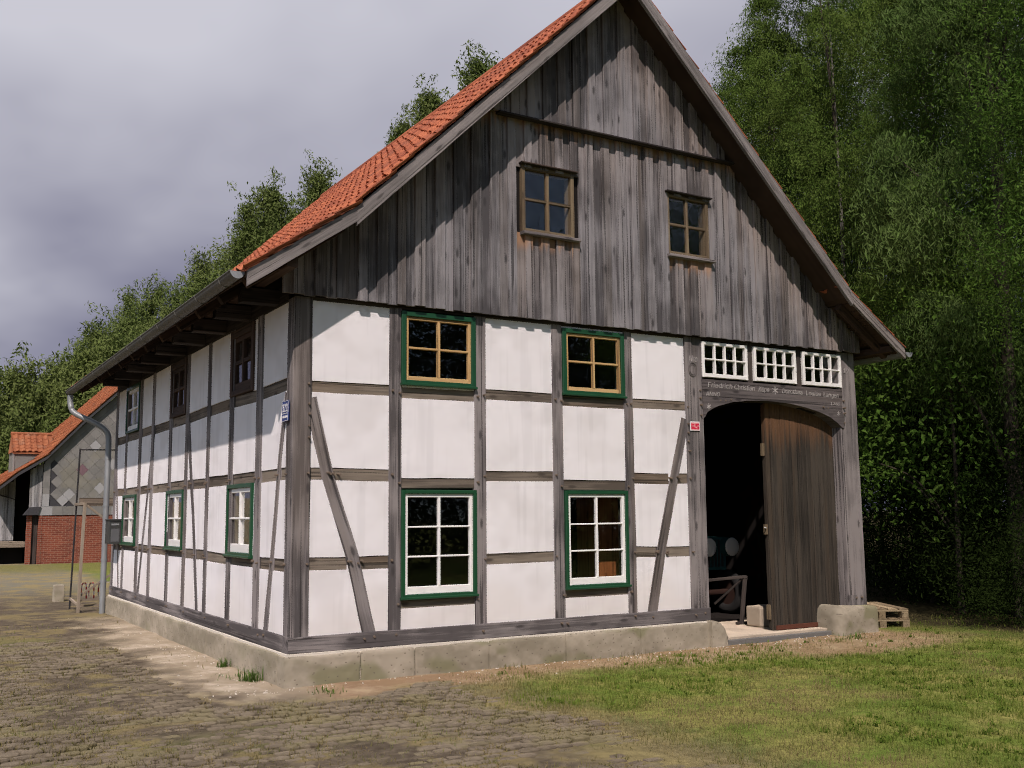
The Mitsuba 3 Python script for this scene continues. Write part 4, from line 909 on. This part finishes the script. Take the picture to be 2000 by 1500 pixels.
for j in range(0, 20):
    for i in range(-1, 9):
        cs, cz = 1.515+(i-3)*2*R0+(R0 if j % 2 else 0), 3.63+(j-6)*R0*1.06
        if not (.45 < cs < 3.2 and 2.30 < cz < vz(cs)-.42): continue
        m = 'm_slate_violet' if abs(cs-1.515) < .05 and abs(cz-3.63) < .05 else ('m_slate_pale' if (abs(cs-2.0) < .1 and abs(cz-4.56) < .12) or rng.random() < .04 else 'm_slate')
        dia(cs, cz, R0*.982, .008-.0010*(j % 4), m)
for i in range(8):
    z0 = 2.22+i*.23
    if z0+.2 < vz(.15)-.08:
        mb = MB(); bx(mb, (.12, -.016-.001*i, z0), (.36, .03, z0+.235), .002, 2); bp('edge_slate', mb.ply('m_slate_pale' if i < 2 else 'm_slate'), SG)
for i in range(13):
    s0, s1 = .16+i*.24, .16+i*.24+.245
    poly = Polygon([(s0, vz(s0)-.15), (s1, vz(s1)-.15), (s1, vz(s1)-.44), (s0, vz(s0)-.44)])
    bp('verge_slate', uvmesh(on_face(poly, FRONT, -.024-.001*(i % 3), .028), 'm_slate'), SG)
for i in range(9):
    mb = MB(); bx(mb, (.13+i*.36, -.04-.001*(i % 2), 1.87), (.13+i*.36+.355, .025, 2.21), .002, 0); bp('bottom_slate', mb.ply('m_slate_pale' if i in (0, 7) else 'm_slate'), SG)
bp('pale_flashing', ply(on_face(Polygon([(-.02, 1.87), (.13, 1.87), (.13, 2.20), (.08, 2.20)]), FRONT, -.045, .02), 'm_slate_pale'))
bp('canopy', ply(on_face(Polygon([(-.52, 1.88), (-.02, 1.88), (.07, 2.2), (-.30, 2.18)]), FRONT, -.12, .30), 'm_slate_black'))
for i in range(5):
    mb = MB(); bx(mb, (-.32+i*.088, .18, 2.18), (-.32+i*.088+.085, .22, vz(-.3+i*.088)-.14), .002, 2); bp('plank', mb.ply('m_pale_plank'))
for i in range(9):
    mb = MB(); bx(mb, (-2.1+i*.155, 1.9, .90), (-2.1+i*.155+.152, 1.94, 3.2), .002, 2); bp('plank', mb.ply('m_pale_plank'))
bp('recess_wall', ply(on_face(Polygon([(-2.2, -.3), (.13, -.3), (.13, 3.95), (-.78, 3.36), (-1.6, 2.66), (-2.2, 2.3)]), FRONT, 2.4, 2.5), 'm_dark_interior')); bp('recess_post', box_ply((-.72, 1.84, .9), (-.64, 1.92, 3.5), 'm_pale_plank', axis=2))
bp('roof_strut', ply(tube([(-1.4, 1.85, 2.75), (-.64, 1.85, 2.50)], .02, 6), 'm_black_metal'))
bp('loading_ramp', box_ply((-2.6, .45, .66), (-.37, 1.9, .87), 'm_rack_wood', axis=0)); bp('ramp_wall', box_ply((-2.6, 1.0, -.3), (-.37, 1.1, .655), 'm_dark_interior', axis=0))
bp('side_wall', box_ply((.0, 2.5, -.3), (.12, 10, 3.9), 'm_pale_plank', axis=1)); bp('back_wall', box_ply((0.13, 9.9, -.3), (9.8, 10, 4.0), 'm_dark_interior', axis=0))
BR = numbered(BK+'__roof')
rp = [(-1.6, 2.78), (-.78, 3.49), (.18, 4.12), (1.57, 5.66), (5.0, 9.06)]; rp2 = [(5.0, 9.06), (11.5, 2.86)]
scene[BR] = {**ply(cat([on_face(Polygon(q+[(a, b-.10) for a, b in q[::-1]]), FRONT, -.28, 10.4) for q in (rp, rp2)]), 'm_soffit'), 'to_world': BM}
TM2 = [tile_mesh(w=.25, l=.37, lod=5, amp=.035, th=.024, seed=k) for k in range(3)]
def tile_stuff(prof, y0, y1, course=.30):
    sv, sf, n2 = [], [], 0
    for M in lay_tiles(prof, y0, y1, w=.25, course=course):
        v, f = TM2[int(rng.integers(3))]; sv.append(v @ M[:3, :3].T+M[:3, 3]); sf.append(f+n2); n2 += len(v)
    return np.vstack(sv), np.vstack(sf)
kk = bp('tiling', ply(tile_stuff(rp, -.34, 10.4), 'm_tile_old'), BR); labels[kk] = dict(kind='stuff', label='old orange pantiles')
bp('verge_board', ply(on_face(Polygon(rp+[(a, b-.12) for a, b in rp[::-1]]), FRONT, -.31, -.285), 'm_slate_black'), BR)
# dormer with its ridge across, one slope towards the yard
DM = numbered(BK+'__dormer')
scene[DM] = {**ply(cat([on_face(Polygon([(-.6, 3.70), (-.6, 4.5), (.5, 4.5), (.18, 4.22)]), FRONT, 3.45, 3.55), trimesh.creation.box(bounds=[(-.6, 3.56, 3.6), (-.52, 5.2, 4.5)])]), 'm_slate'), 'to_world': BM}
bp('dormer_post', box_ply((-.64, 3.42, 3.6), (-.57, 3.49, 4.5), 'm_pale_plank', axis=2), DM)
def dormer_slope(sign):
    v, f = tile_stuff([(0, 4.50), (.82, 5.27)], -1.0, .68, .26)
    w = np.c_[-v[:, 1] if sign < 0 else v[:, 1], (3.36+v[:, 0]) if sign > 0 else (5.0-v[:, 0]), v[:, 2]]
    return w, (f if sign > 0 else f)
w1, f1 = dormer_slope(1)
w1 = np.c_[w1[:, 0]*.92+.25, w1[:, 1], w1[:, 2]]
kk = bp('dormer_tiling', ply((w1, f1), 'm_tile_old'), DM); labels[kk] = dict(kind='stuff')
bp('dormer_roof', ply((np.array([(-.66, 3.36, 4.47), (.9, 3.36, 4.47), (.9, 4.18, 5.25), (-.66, 4.18, 5.25), (-.66, 5.0, 4.47), (.9, 5.0, 4.47), (-.66, 3.36, 4.40), (.9, 3.36, 4.40)]), np.array([[0, 1, 2], [0, 2, 3], [3, 2, 5], [3, 5, 4], [0, 3, 4], [0, 6, 7], [0, 7, 1]])), 'm_tile_old'), DM)
bp('dormer_ridge', ply(tube([(-.68, 4.18, 5.29), (.9, 4.18, 5.29)], .07, 8), 'm_tile_old', smooth=40), DM)

# ================================================================ TREES
def leaf_quads(c, axis, size, aspect, r):
    """n diamond leaves: centres c, long axis (unit), folded along the rib"""
    n = len(c); out = c-c.mean(0)*[.5, .5, 1.0]; out /= np.linalg.norm(out, axis=1, keepdims=True)+1e-9
    rv = out*.75+np.array([0, 0, .65])+r.normal(0, .45, (n, 3)); s = np.cross(axis, rv); s /= np.linalg.norm(s, axis=1, keepdims=True)+1e-9; up_ = np.cross(s, axis)
    h = (size/2)[:, None]; w = h*aspect
    v = np.stack([c-axis*h, c+s*w+up_*w*.35, c+axis*h, c-s*w+up_*w*.35], 1).reshape(-1, 3)
    k = np.arange(n)[:, None]*4; f = np.hstack([k, k+1, k+2, k, k+2, k+3]).reshape(-1, 3)
    return v, f
def proto(kind, seed):
    r = np.random.default_rng(seed); C, A, S = [], [], []
    if kind in ('birch', 'willow'):
        ns, nl = (16, 20) if kind == 'birch' else (18, 24)
        for _ in range(ns):
            a = r.uniform(0, 2*np.pi); ln = r.uniform(.5, 1.0); t = np.linspace(.15, 1, nl)
            base = np.array([math.cos(a), math.sin(a), 0])*r.uniform(.4, .95)
            rise = r.uniform(.1, .5); drop = r.uniform(.6, 1.3)
            p = base*t[:, None]*ln+np.outer(rise*t-drop*t*t, [0, 0, 1])+r.normal(0, .05, (nl, 3))
            C.append(p); ax = np.c_[r.normal(0, .6, nl), r.normal(0, .6, nl), -np.abs(r.normal(.9, .4, nl))]; A.append(ax); S.append(r.uniform(.055, .095, nl) if kind == 'birch' else r.uniform(.10, .16, nl))
    else:
        n = 430 if kind == 'broad' else 300 if kind == 'dark' else 110 if kind == 'bough' else 170
        nb = 11; cen = r.normal(0, .42, (nb, 3)); cen[:, 2] *= .7
        if kind == 'upright': cen[:, 2] *= 1.7; cen[:, :2] *= .75
        ii = r.integers(nb, size=n); p = cen[ii]+r.normal(0, .19 if kind != 'upright' else .15, (n, 3)); C.append(p)
        ax = r.normal(size=(n, 3)); ax[:, 2] -= .4; A.append(ax); S.append(r.uniform(.052, .090, n) if kind == 'broad' else r.uniform(.07, .11, n) if kind == 'dark' else r.uniform(.085, .145, n) if kind == 'bough' else r.uniform(.15, .24, n))
    C, A, S = np.vstack(C), np.vstack(A), np.concatenate(S); A /= np.linalg.norm(A, axis=1, keepdims=True)
    return leaf_quads(C, A, S, .55 if kind == 'bough' else .36 if kind != 'willow' else .16, r)
PROT = {}
for kind, m, n in (('broad', 'm_leaf', 4), ('dark', 'm_leaf_shade', 3), ('bough', 'm_leaf', 3), ('birch', 'm_leaf_birch', 4), ('willow', 'm_leaf_grey', 3), ('upright', 'm_leaf_far', 4)):
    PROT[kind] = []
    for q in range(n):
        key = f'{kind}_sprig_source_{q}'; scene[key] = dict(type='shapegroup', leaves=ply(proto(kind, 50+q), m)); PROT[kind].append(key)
def tree(name, label, x, y, hgt, crown_r, crown_base, kind, n, csize, bark='m_bark', trunk_r=.16, group=None, seed=0, lean=(0, 0), limbs=7, zg=GZ, gap=.42, multi=1, top_taper=.6, lobes=0):
    r = np.random.default_rng(1000+seed); k = thing(name, label, 'tree' if name != 'shrub' else 'shrub', group)
    base = np.array([x, y, zg]); tops = []
    for q in range(multi):
        ld = np.array(lean)+(r.normal(0, .12, 2)*hgt*.6 if multi > 1 else 0)
        hh = hgt*((.80 if name == 'birch_tree' else .93) if q == 0 else r.uniform(.7, .9)); t = np.linspace(0, 1, 9)
        pts = base+np.c_[ld[0]*t**1.4+np.sin(t*5+q)*.1*t, ld[1]*t**1.4+np.cos(t*4+q)*.1*t, hh*t-.2*(1-t)]+[.25*q*(q % 2*2-1), .1*q, 0]
        put('trunk', ply(tube(pts, trunk_r*(1-.88*t)*(1 if q == 0 else .75), 8), bark, smooth=60), k); tops.append(pts)
    P = []; tries = 0
    zc0, zc1 = crown_base, hgt
    while len(P) < n and tries < 60:
        tries += 1
        u = r.random((n*2, 3)); z = zc0+(zc1-zc0)*u[:, 2]; tt = (z-zc0)/(zc1-zc0)
        R = crown_r*np.sqrt(np.clip(np.minimum(1, (tt+.06)*4.2), 0, 1))*np.clip(1-np.clip((tt-(1-top_taper))/top_taper, 0, 1)**1.9, .02, 1)
        a = u[:, 0]*2*np.pi; lump = .72+.6*meshkit.fbm(np.stack([np.cos(a)*1.4+seed*3.1, np.sin(a)*1.4, z*.42], -1), 3, seed=seed)
        rad = R*lump*u[:, 1]**.42
        tr = np.stack([np.interp(z/hgt, np.linspace(0, 1, 9), tops[0][:, j]) for j in (0, 1)], 1)
        c = np.c_[tr[:, 0]+rad*np.cos(a), tr[:, 1]+rad*np.sin(a), zg+z]
        g = meshkit.fbm(c/ (crown_r*.55)+seed*5, 2, seed=seed+3)
        P += list(c[g > gap])
    P = np.array(P[:n])
    if lobes:      # several upright leaders, each a narrow pointed plume
        P, m = [], n//lobes
        for q in range(lobes):
            a0 = 2*np.pi*(q+r.uniform(-.3, .3))/lobes; ro = 0 if q == 0 else crown_r*r.uniform(.45, .75); hq = hgt*(1 if q == 0 else r.uniform(.72, .97)); rq = crown_r*r.uniform(.42, .58); z0 = crown_base
            tt = r.random(m)**.85; prof = np.minimum(1, (tt+.1)*3)*np.sqrt(np.clip(1-tt**2.2, .01, 1)); a = r.uniform(0, 2*np.pi, m); rad = rq*prof*np.sqrt(r.random(m))
            P.append(np.c_[x+ro*math.cos(a0)+rad*np.cos(a), y+ro*math.sin(a0)+rad*np.sin(a), zg+z0+(hq-z0)*tt])
        P = np.vstack(P)
    for q in range(limbs):
        e = P[r.integers(len(P))]; i0 = np.clip((e[2]-zg)/hgt-.18, .18, .9); s = np.array([np.interp(i0, np.linspace(0, 1, 9), tops[q % multi][:, j]) for j in range(3)])
        mid = (s+e)/2+[0, 0, .3]; put('limb', ply(tube(bez([s, mid, e], 4), np.linspace(trunk_r*.35, .012, 9), 5), 'm_bark', smooth=60), k)
    ck = numbered(k+'__crown')
    for q, c in enumerate(P):
        s = csize*r.uniform(.7, 1.3); g = PROT[kind][int(r.integers(len(PROT[kind])))]
        scene[f'{ck}__{q:03d}'] = dict(type='instance', group=dict(type='ref', id=g), to_world=T().translate(c.tolist()).rotate([0, 0, 1], float(r.uniform(0, 360))).rotate([1, 0, 0], float(r.normal(0, 12))).scale(float(s)))
    return k
def pol(az, d): a = math.radians(az); return CAM[0]+d*math.sin(a), CAM[1]+d*math.cos(a)
# row on the left, receding
RG = 'trees in the row behind the buildings'
row = [(5.0, 118, 12.3, 4.2), (6.6, 108, 13.0, 4.0), (8.3, 98, 15.6, 3.8), (9.7, 84, 16.0, 3.0), (10.6, 79, 17.4, 2.7), (11.8, 74, 17.2, 2.6), (13.0, 70, 15.8, 3.0), (14.2, 66, 17.4, 2.7), (15.5, 62, 17.0, 3.0), (16.9, 56, 14.6, 2.6), (17.7, 52, 17.9, 2.5), (18.9, 52, 16.6, 2.0), (20.3, 49, 17.7, 2.0), (21.5, 48, 15.6, 2.2), (26.5, 42, 19.1, 2.2), (29.4, 39, 19.2, 2.4)]
rl = ['furthest tree of the left row, at the left edge of the photo', 'second tree from the left edge in the far row', 'third tree from the left edge in the far row', 'rounded tree of the row left of the two feathery tops', 'left of the two feathery treetops above the gutter', 'right of the two feathery treetops above the gutter', 'lower tree in the row right of the two feathery treetops', 'tree of the row above the middle of the gutter', 'tree of the row above the near half of the gutter', 'low treetop just above the near end of the gutter', 'tall treetop left of the orange roof, left of a pair', 'treetop between the tall pair beside the orange roof', 'tall treetop leaning on the orange roof edge, right of a pair', 'treetop half hidden behind the orange roof', 'lower of the two tree tips above the orange roof', 'higher of the two tree tips above the orange roof']
for q, ((a, d, h, r_), lb) in enumerate(zip(row, rl)):
    x_, y_ = pol(a, d); zg = float(gz_at([[x_, y_]])[0]); tree('broadleaf_tree', lb, x_, y_, h-(zg-GZ), r_, 1.5, 'upright', (640 if d < 45 else 480) if d < 60 else 340, .8 if d < 45 else .9 if d < 60 else 1.2, seed=q, group=RG, zg=zg, limbs=5, gap=.33, top_taper=.5, lobes=2 if a > 17 else 3)
# lower wood behind the shed
HG = 'bushy trees behind the shed'
low = [(1.8, 68, 8.6, 3.4), (3.6, 66, 9.2, 3.6), (5.4, 64, 9.4, 3.6), (7.2, 64, 9.6, 3.6), (8.8, 62, 10.2, 3.2), (2.6, 88, 9.0, 4.0), (5.2, 86, 9.8, 4.0), (7.6, 80, 11.2, 3.8), (9.2, 72, 13.5, 3.0), (10.4, 60, 10.5, 3.0)]
ln = ['leftmost bushy tree low behind the shed', 'second bushy tree from the left behind the shed', 'bushy tree behind the dormer of the shed', 'bushy tree above the orange shed roof', 'bushy tree right of the shed roof top', 'taller leftmost tree in the second rank behind the shed', 'taller middle tree in the second rank behind the shed', 'taller right tree in the second rank behind the shed', 'rightmost tree of the second rank behind the shed', 'bushy tree seen under the far end of the gutter']
for q, ((a, d, h, r_), lb) in enumerate(zip(low, ln)):
    x_, y_ = pol(a, d); zg = float(gz_at([[x_, y_]])[0]); tree('bushy_tree', lb, x_, y_, h-(zg-GZ), r_, .4, 'upright', 200, 1.35, seed=40+q, group=HG, zg=zg, limbs=3, gap=.30, top_taper=.7)
# wood on the right
WG = 'trees of the wood on the right'
rw = [('birch_tree', 45.8, 25.5, 14.6, 1.9, 5.0, 'birch', 480, .85, 'm_bark', 'birch with drooping twigs closest to the gable, against the sky'),
      ('birch_tree', 49.3, 24.0, 17.0, 2.4, 3.0, 'birch', 620, .85, 'm_birch_bark', 'second birch from the gable, right of the sky'),
      ('birch_tree', 54.2, 22.0, 13.6, 2.2, 2.5, 'birch', 520, .8, 'm_bark', 'birch in the middle of the right wood'),
      ('willow_tree', 57.0, 19.0, 13.5, 2.0, 3.5, 'willow', 210, .9, 'm_bark', 'grey green willow with narrow leaves at the upper right'),
      ('broadleaf_tree', 67.0, 16.0, 13.5, 3.0, 3.2, 'broad', 330, .85, 'm_bark', 'large leafy tree at the right edge of the photo'),
      ('broadleaf_tree', 52.4, 28.0, 17.2, 3.6, 2.0, 'broad', 480, 1.0, 'm_bark', 'tall dark tree behind the birches'),
      ('broadleaf_tree', 47.6, 30.0, 16.6, 3.3, 2.0, 'broad', 430, 1.0, 'm_bark', 'dark tree behind the two birches by the gable'),
      ('broadleaf_tree', 57.2, 26.0, 18.0, 3.4, 2.0, 'broad', 460, 1.0, 'm_bark', 'dark tree behind the willow'),
      ('broadleaf_tree', 61.5, 22.0, 17.0, 3.4, 2.0, 'broad', 420, .95, 'm_bark', 'dark tree behind the large tree at the right edge'),
      ('broadleaf_tree', 52.9, 21.5, 7.0, 1.6, 2.2, 'broad', 170, .75, 'm_bark', 'young tree close to the right corner of the house'),
      ('broadleaf_tree', 54.2, 19.3, 5.3, 1.8, 2.0, 'bough', 52, .85, 'm_bark', 'young tree with hanging leafy boughs right of the gate')]
for q, (nm_, a, d, h, r_, cb, kd, n, cs, bk, lb) in enumerate(rw):
    x_, y_ = pol(a, d); tree(nm_, lb, x_, y_, h, r_, cb, kd, n, cs, bark=bk, trunk_r=.085 if nm_ == 'birch_tree' else .06 if h < 8 else .15, seed=80+q, group=WG, limbs=8, gap=.47, top_taper=.6 if h > 8 else .8)
SG_ = 'shrubs under the wood on the right'
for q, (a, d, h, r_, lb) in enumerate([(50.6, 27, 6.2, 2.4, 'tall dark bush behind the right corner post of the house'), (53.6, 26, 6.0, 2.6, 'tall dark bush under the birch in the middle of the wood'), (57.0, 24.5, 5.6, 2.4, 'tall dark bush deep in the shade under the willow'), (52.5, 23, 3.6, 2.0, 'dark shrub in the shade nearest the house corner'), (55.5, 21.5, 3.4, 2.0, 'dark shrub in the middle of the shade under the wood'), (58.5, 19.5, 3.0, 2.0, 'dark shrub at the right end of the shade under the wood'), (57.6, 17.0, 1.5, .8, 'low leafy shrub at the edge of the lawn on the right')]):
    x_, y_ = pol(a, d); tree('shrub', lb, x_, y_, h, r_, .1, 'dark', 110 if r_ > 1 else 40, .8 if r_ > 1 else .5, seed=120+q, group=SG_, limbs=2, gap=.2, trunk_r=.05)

# unseen wood added behind the camera to darken the panes and the lawn they reflect
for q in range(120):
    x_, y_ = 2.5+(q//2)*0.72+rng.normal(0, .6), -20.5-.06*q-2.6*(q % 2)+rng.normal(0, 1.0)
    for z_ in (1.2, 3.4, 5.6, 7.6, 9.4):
        scene[f'added_unseen_wood__{q*5+int(z_/2):03d}'] = dict(type='instance', group=dict(type='ref', id=PROT['dark'][q % 3]), to_world=T().translate([x_+float(rng.normal(0, .5)), y_, GZ+z_+float(rng.normal(0, .4))]).rotate([0, 0, 1], q*47.0).scale(2.7))
labels['added_unseen_wood'] = dict(label='unseen wood added behind the camera to darken the window reflections', category='wood', kind='stuff')

# ================================================================ GRASS
def blades(x, y, z, h, w, col, r, lean=.5):
    n = len(x); a = r.uniform(0, 2*np.pi, n); d = np.c_[np.cos(a), np.sin(a), np.zeros(n)]; s = np.c_[-np.sin(a), np.cos(a), np.zeros(n)]
    b = np.c_[x, y, z]; l = np.abs(r.normal(0, lean, n))[:, None]*h[:, None]
    m = b+d*l*.35+np.c_[np.zeros(n), np.zeros(n), h*.6]; t = b+d*l+np.c_[np.zeros(n), np.zeros(n), h*np.clip(1-.25*l[:, 0]/h, .4, 1)]
    W_ = (w/2)[:, None]
    v = np.stack([b-s*W_, b+s*W_, m+s*W_*.7, m-s*W_*.7, t], 1).reshape(-1, 3); k = np.arange(n)[:, None]*5
    f = np.hstack([k, k+1, k+2, k, k+2, k+3, k+3, k+2, k+4]).reshape(-1, 3); c = np.repeat(col, 5, 0)
    c = c*np.tile([.75, .75, 1, 1, 1.15], n)[:, None]
    return v, f, c
r = np.random.default_rng(5)
N = 900000
# sample in polar coordinates round the camera so that density follows the view
dd = np.sqrt(r.uniform(5.2**2, 19**2, N)); aa = np.radians(r.uniform(0, 61, N)); keep = r.random(N) < np.clip(9.0/dd, 0.15, 1)**1.6*.5; dd, aa = dd[keep], aa[keep]
gxp, gyp = CAM[0]+dd*np.sin(aa), CAM[1]+dd*np.cos(aa)
lm, sm = lawn_mask_np(gxp, gyp), soil_mask_np(gxp, gyp)
pt = meshkit.fbm(np.c_[gxp*.9, gyp*.9, gxp*0+11], 4, seed=41); fine = meshkit.fbm(np.c_[gxp*4.5, gyp*4.5, gxp*0+3], 3, seed=42)
inside = (gxp > -.1) & (gyp > -.07) & (gxp < 8.85); wood_ = np.clip((gxp-9.3)/.8, 0, 1)*(gyp > -4)
dens = lm*(1-sm*.93)*np.clip(.35+1.5*(fine-.25), .1, 1)+.05*np.clip((pt-.4)*4, 0, 1)*(1-lm)*(1-sm*.6)
dens = dens+.40*np.clip(4*lm*(1-lm), 0, 1)*(1-sm)
dens = np.where(inside, 0, dens)*(1-wood_*.8)
keep = r.random(len(gxp)) < dens
gxp, gyp, lm, sm, pt, fine, dd = (q[keep] for q in (gxp, gyp, lm, sm, pt, fine, dd))
n = len(gxp); dry = np.clip((.51-pt)*4.2+.04+(1-lm)*.8+sm*.6+r.normal(0, .22, n), 0, 1)
g1 = np.array([.125, .190, .030]); g2 = np.array([.215, .245, .055]); dr1 = np.array([.30, .245, .115])
q = r.random((n, 1)); col = (g1*(1-q)+g2*q)*(1-dry[:, None])+dr1*dry[:, None]*r.uniform(.7, 1.15, (n, 1))
hh = r.uniform(.022, .065, n)*(1+.8*(fine-.4))*(1-.3*dry); ww = r.uniform(.003, .0065, n)*(dd/9)
gz_ = gz_at(np.c_[gxp, gyp])-.004
v, f, c = blades(gxp, gyp, gz_, hh, ww, col, r)
top('grass', ply((v, f), 'm_blade', color=c), 'short lawn grass with straw coloured dry patches in front of the gate', 'grass', kind='stuff')
sel = r.random(len(gxp)) < .018*np.clip((pt-.42)*6, 0, 1)*(lm > .8)
wx, wy = np.repeat(gxp[sel], 7), np.repeat(gyp[sel], 7); n = len(wx); wx = wx+r.normal(0, .022, n); wy = wy+r.normal(0, .022, n)
v, f, c = blades(wx, wy, gz_at(np.c_[wx, wy])+.002, r.uniform(.025, .055, n), r.uniform(.010, .022, n), np.array([.12, .185, .03])*r.uniform(.75, 1.5, (n, 1)), r, 1.1)
top('clover', ply((v, f), 'm_blade', color=c), 'broad leaved clover and plantain in the lawn', 'lawn weeds', kind='stuff')
# dry and mossy tufts in the paving joints
px_ = cand[:, 0]+.08; py_ = cand[:, 1]; wgt = np.clip((meshkit.fbm(np.c_[px_*1.0, py_*1.0, px_*0+5], 3, seed=51)-.40)*5, 0, 1)*np.clip(1-(dist-7)/9, .2, 1)
P_, cl = [], []
for i in np.nonzero(r.random(len(px_)) < np.clip(wgt*1.6+.25, 0, 1))[0]:
    m = int(r.integers(8, 30)); ex = r.random() < .5
    P_.append(np.c_[px_[i]+r.normal(0, .025 if ex else .09, m)-(0 if ex else .08), py_[i]+r.normal(0, .06 if ex else .02, m)-(0 if ex else .06), np.full(m, zz[i]-.02)]); dq = r.random()
    cl.append(np.tile((np.array([.13, .135, .04])*(1-dq)+np.array([.30, .235, .115])*dq), (m, 1))*r.uniform(.7, 1.2, (m, 1)))
P_, cl = np.vstack(P_), np.vstack(cl); n = len(P_)
v, f, c = blades(P_[:, 0], P_[:, 1], P_[:, 2], r.uniform(.02, .06, n), r.uniform(.004, .008, n), cl, r, 1.1)
top('joint_grass', ply((v, f), 'm_blade', color=c), 'thin dry grass growing in the joints of the yard paving', 'grass', kind='stuff')
def tuft(x, y, n, h, spread, label, g=(.09, .16, .03), wide=.009):
    rr = np.random.default_rng(int(abs(x*1000)+abs(y*100))); xx, yy = x+rr.normal(0, spread, n), y+rr.normal(0, spread, n)
    v, f, c = blades(xx, yy, gz_at(np.c_[xx, yy])-.005, rr.uniform(.4, 1, n)*h, rr.uniform(.6, 1.2, n)*wide, np.array(g)*rr.uniform(.7, 1.3, (n, 1)), rr, .6)
    top('weed_tuft', ply((v, f), 'm_blade', color=c), label, 'weed', group='weeds along the plinth')
tuft(-.20, .62, 110, .20, .055, 'larger green weed tuft by the side plinth near the corner'); tuft(-.14, 1.85, 60, .15, .04, 'smaller green weed tuft by the side plinth')
tuft(-.35, .95, 40, .06, .12, 'low sprawling weed left of the larger tuft'); tuft(.22, -.50, 60, .07, .09, 'low green weed in front of the house corner'); tuft(2.6, -.16, 50, .09, .1, 'small weed at the foot of the front plinth', (.16, .16, .05), .006); tuft(4.4, -.14, 60, .12, .12, 'dry weed at the front plinth below the right windows', (.19, .17, .07), .005); tuft(8.0, -.45, 60, .10, .10, 'green weed at the foot of the right gate stone')
# pebbles and rubble at the foot of the front plinth
pbs = []
for q in range(300):
    x_ = r.uniform(-.9, 8.8); y_ = -.09-abs(r.normal(0, .10 if q % 3 else .45)); s = r.uniform(.004, .011)
    if q % 4 == 0: x_, y_ = -.1-abs(r.normal(0, .35)), r.uniform(-.3, 6)
    m = trimesh.creation.icosphere(1, s); m.vertices *= r.uniform(.6, 1.2, 3); m.apply_translation([x_, y_, float(gz_at([[x_, y_]])[0])+s*.2]); pbs.append(m)
top('rubble', ply(cat(pbs), 'm_mortar', smooth=60), 'small pale stones and mortar crumbs along the plinth', 'pebbles', kind='stuff')
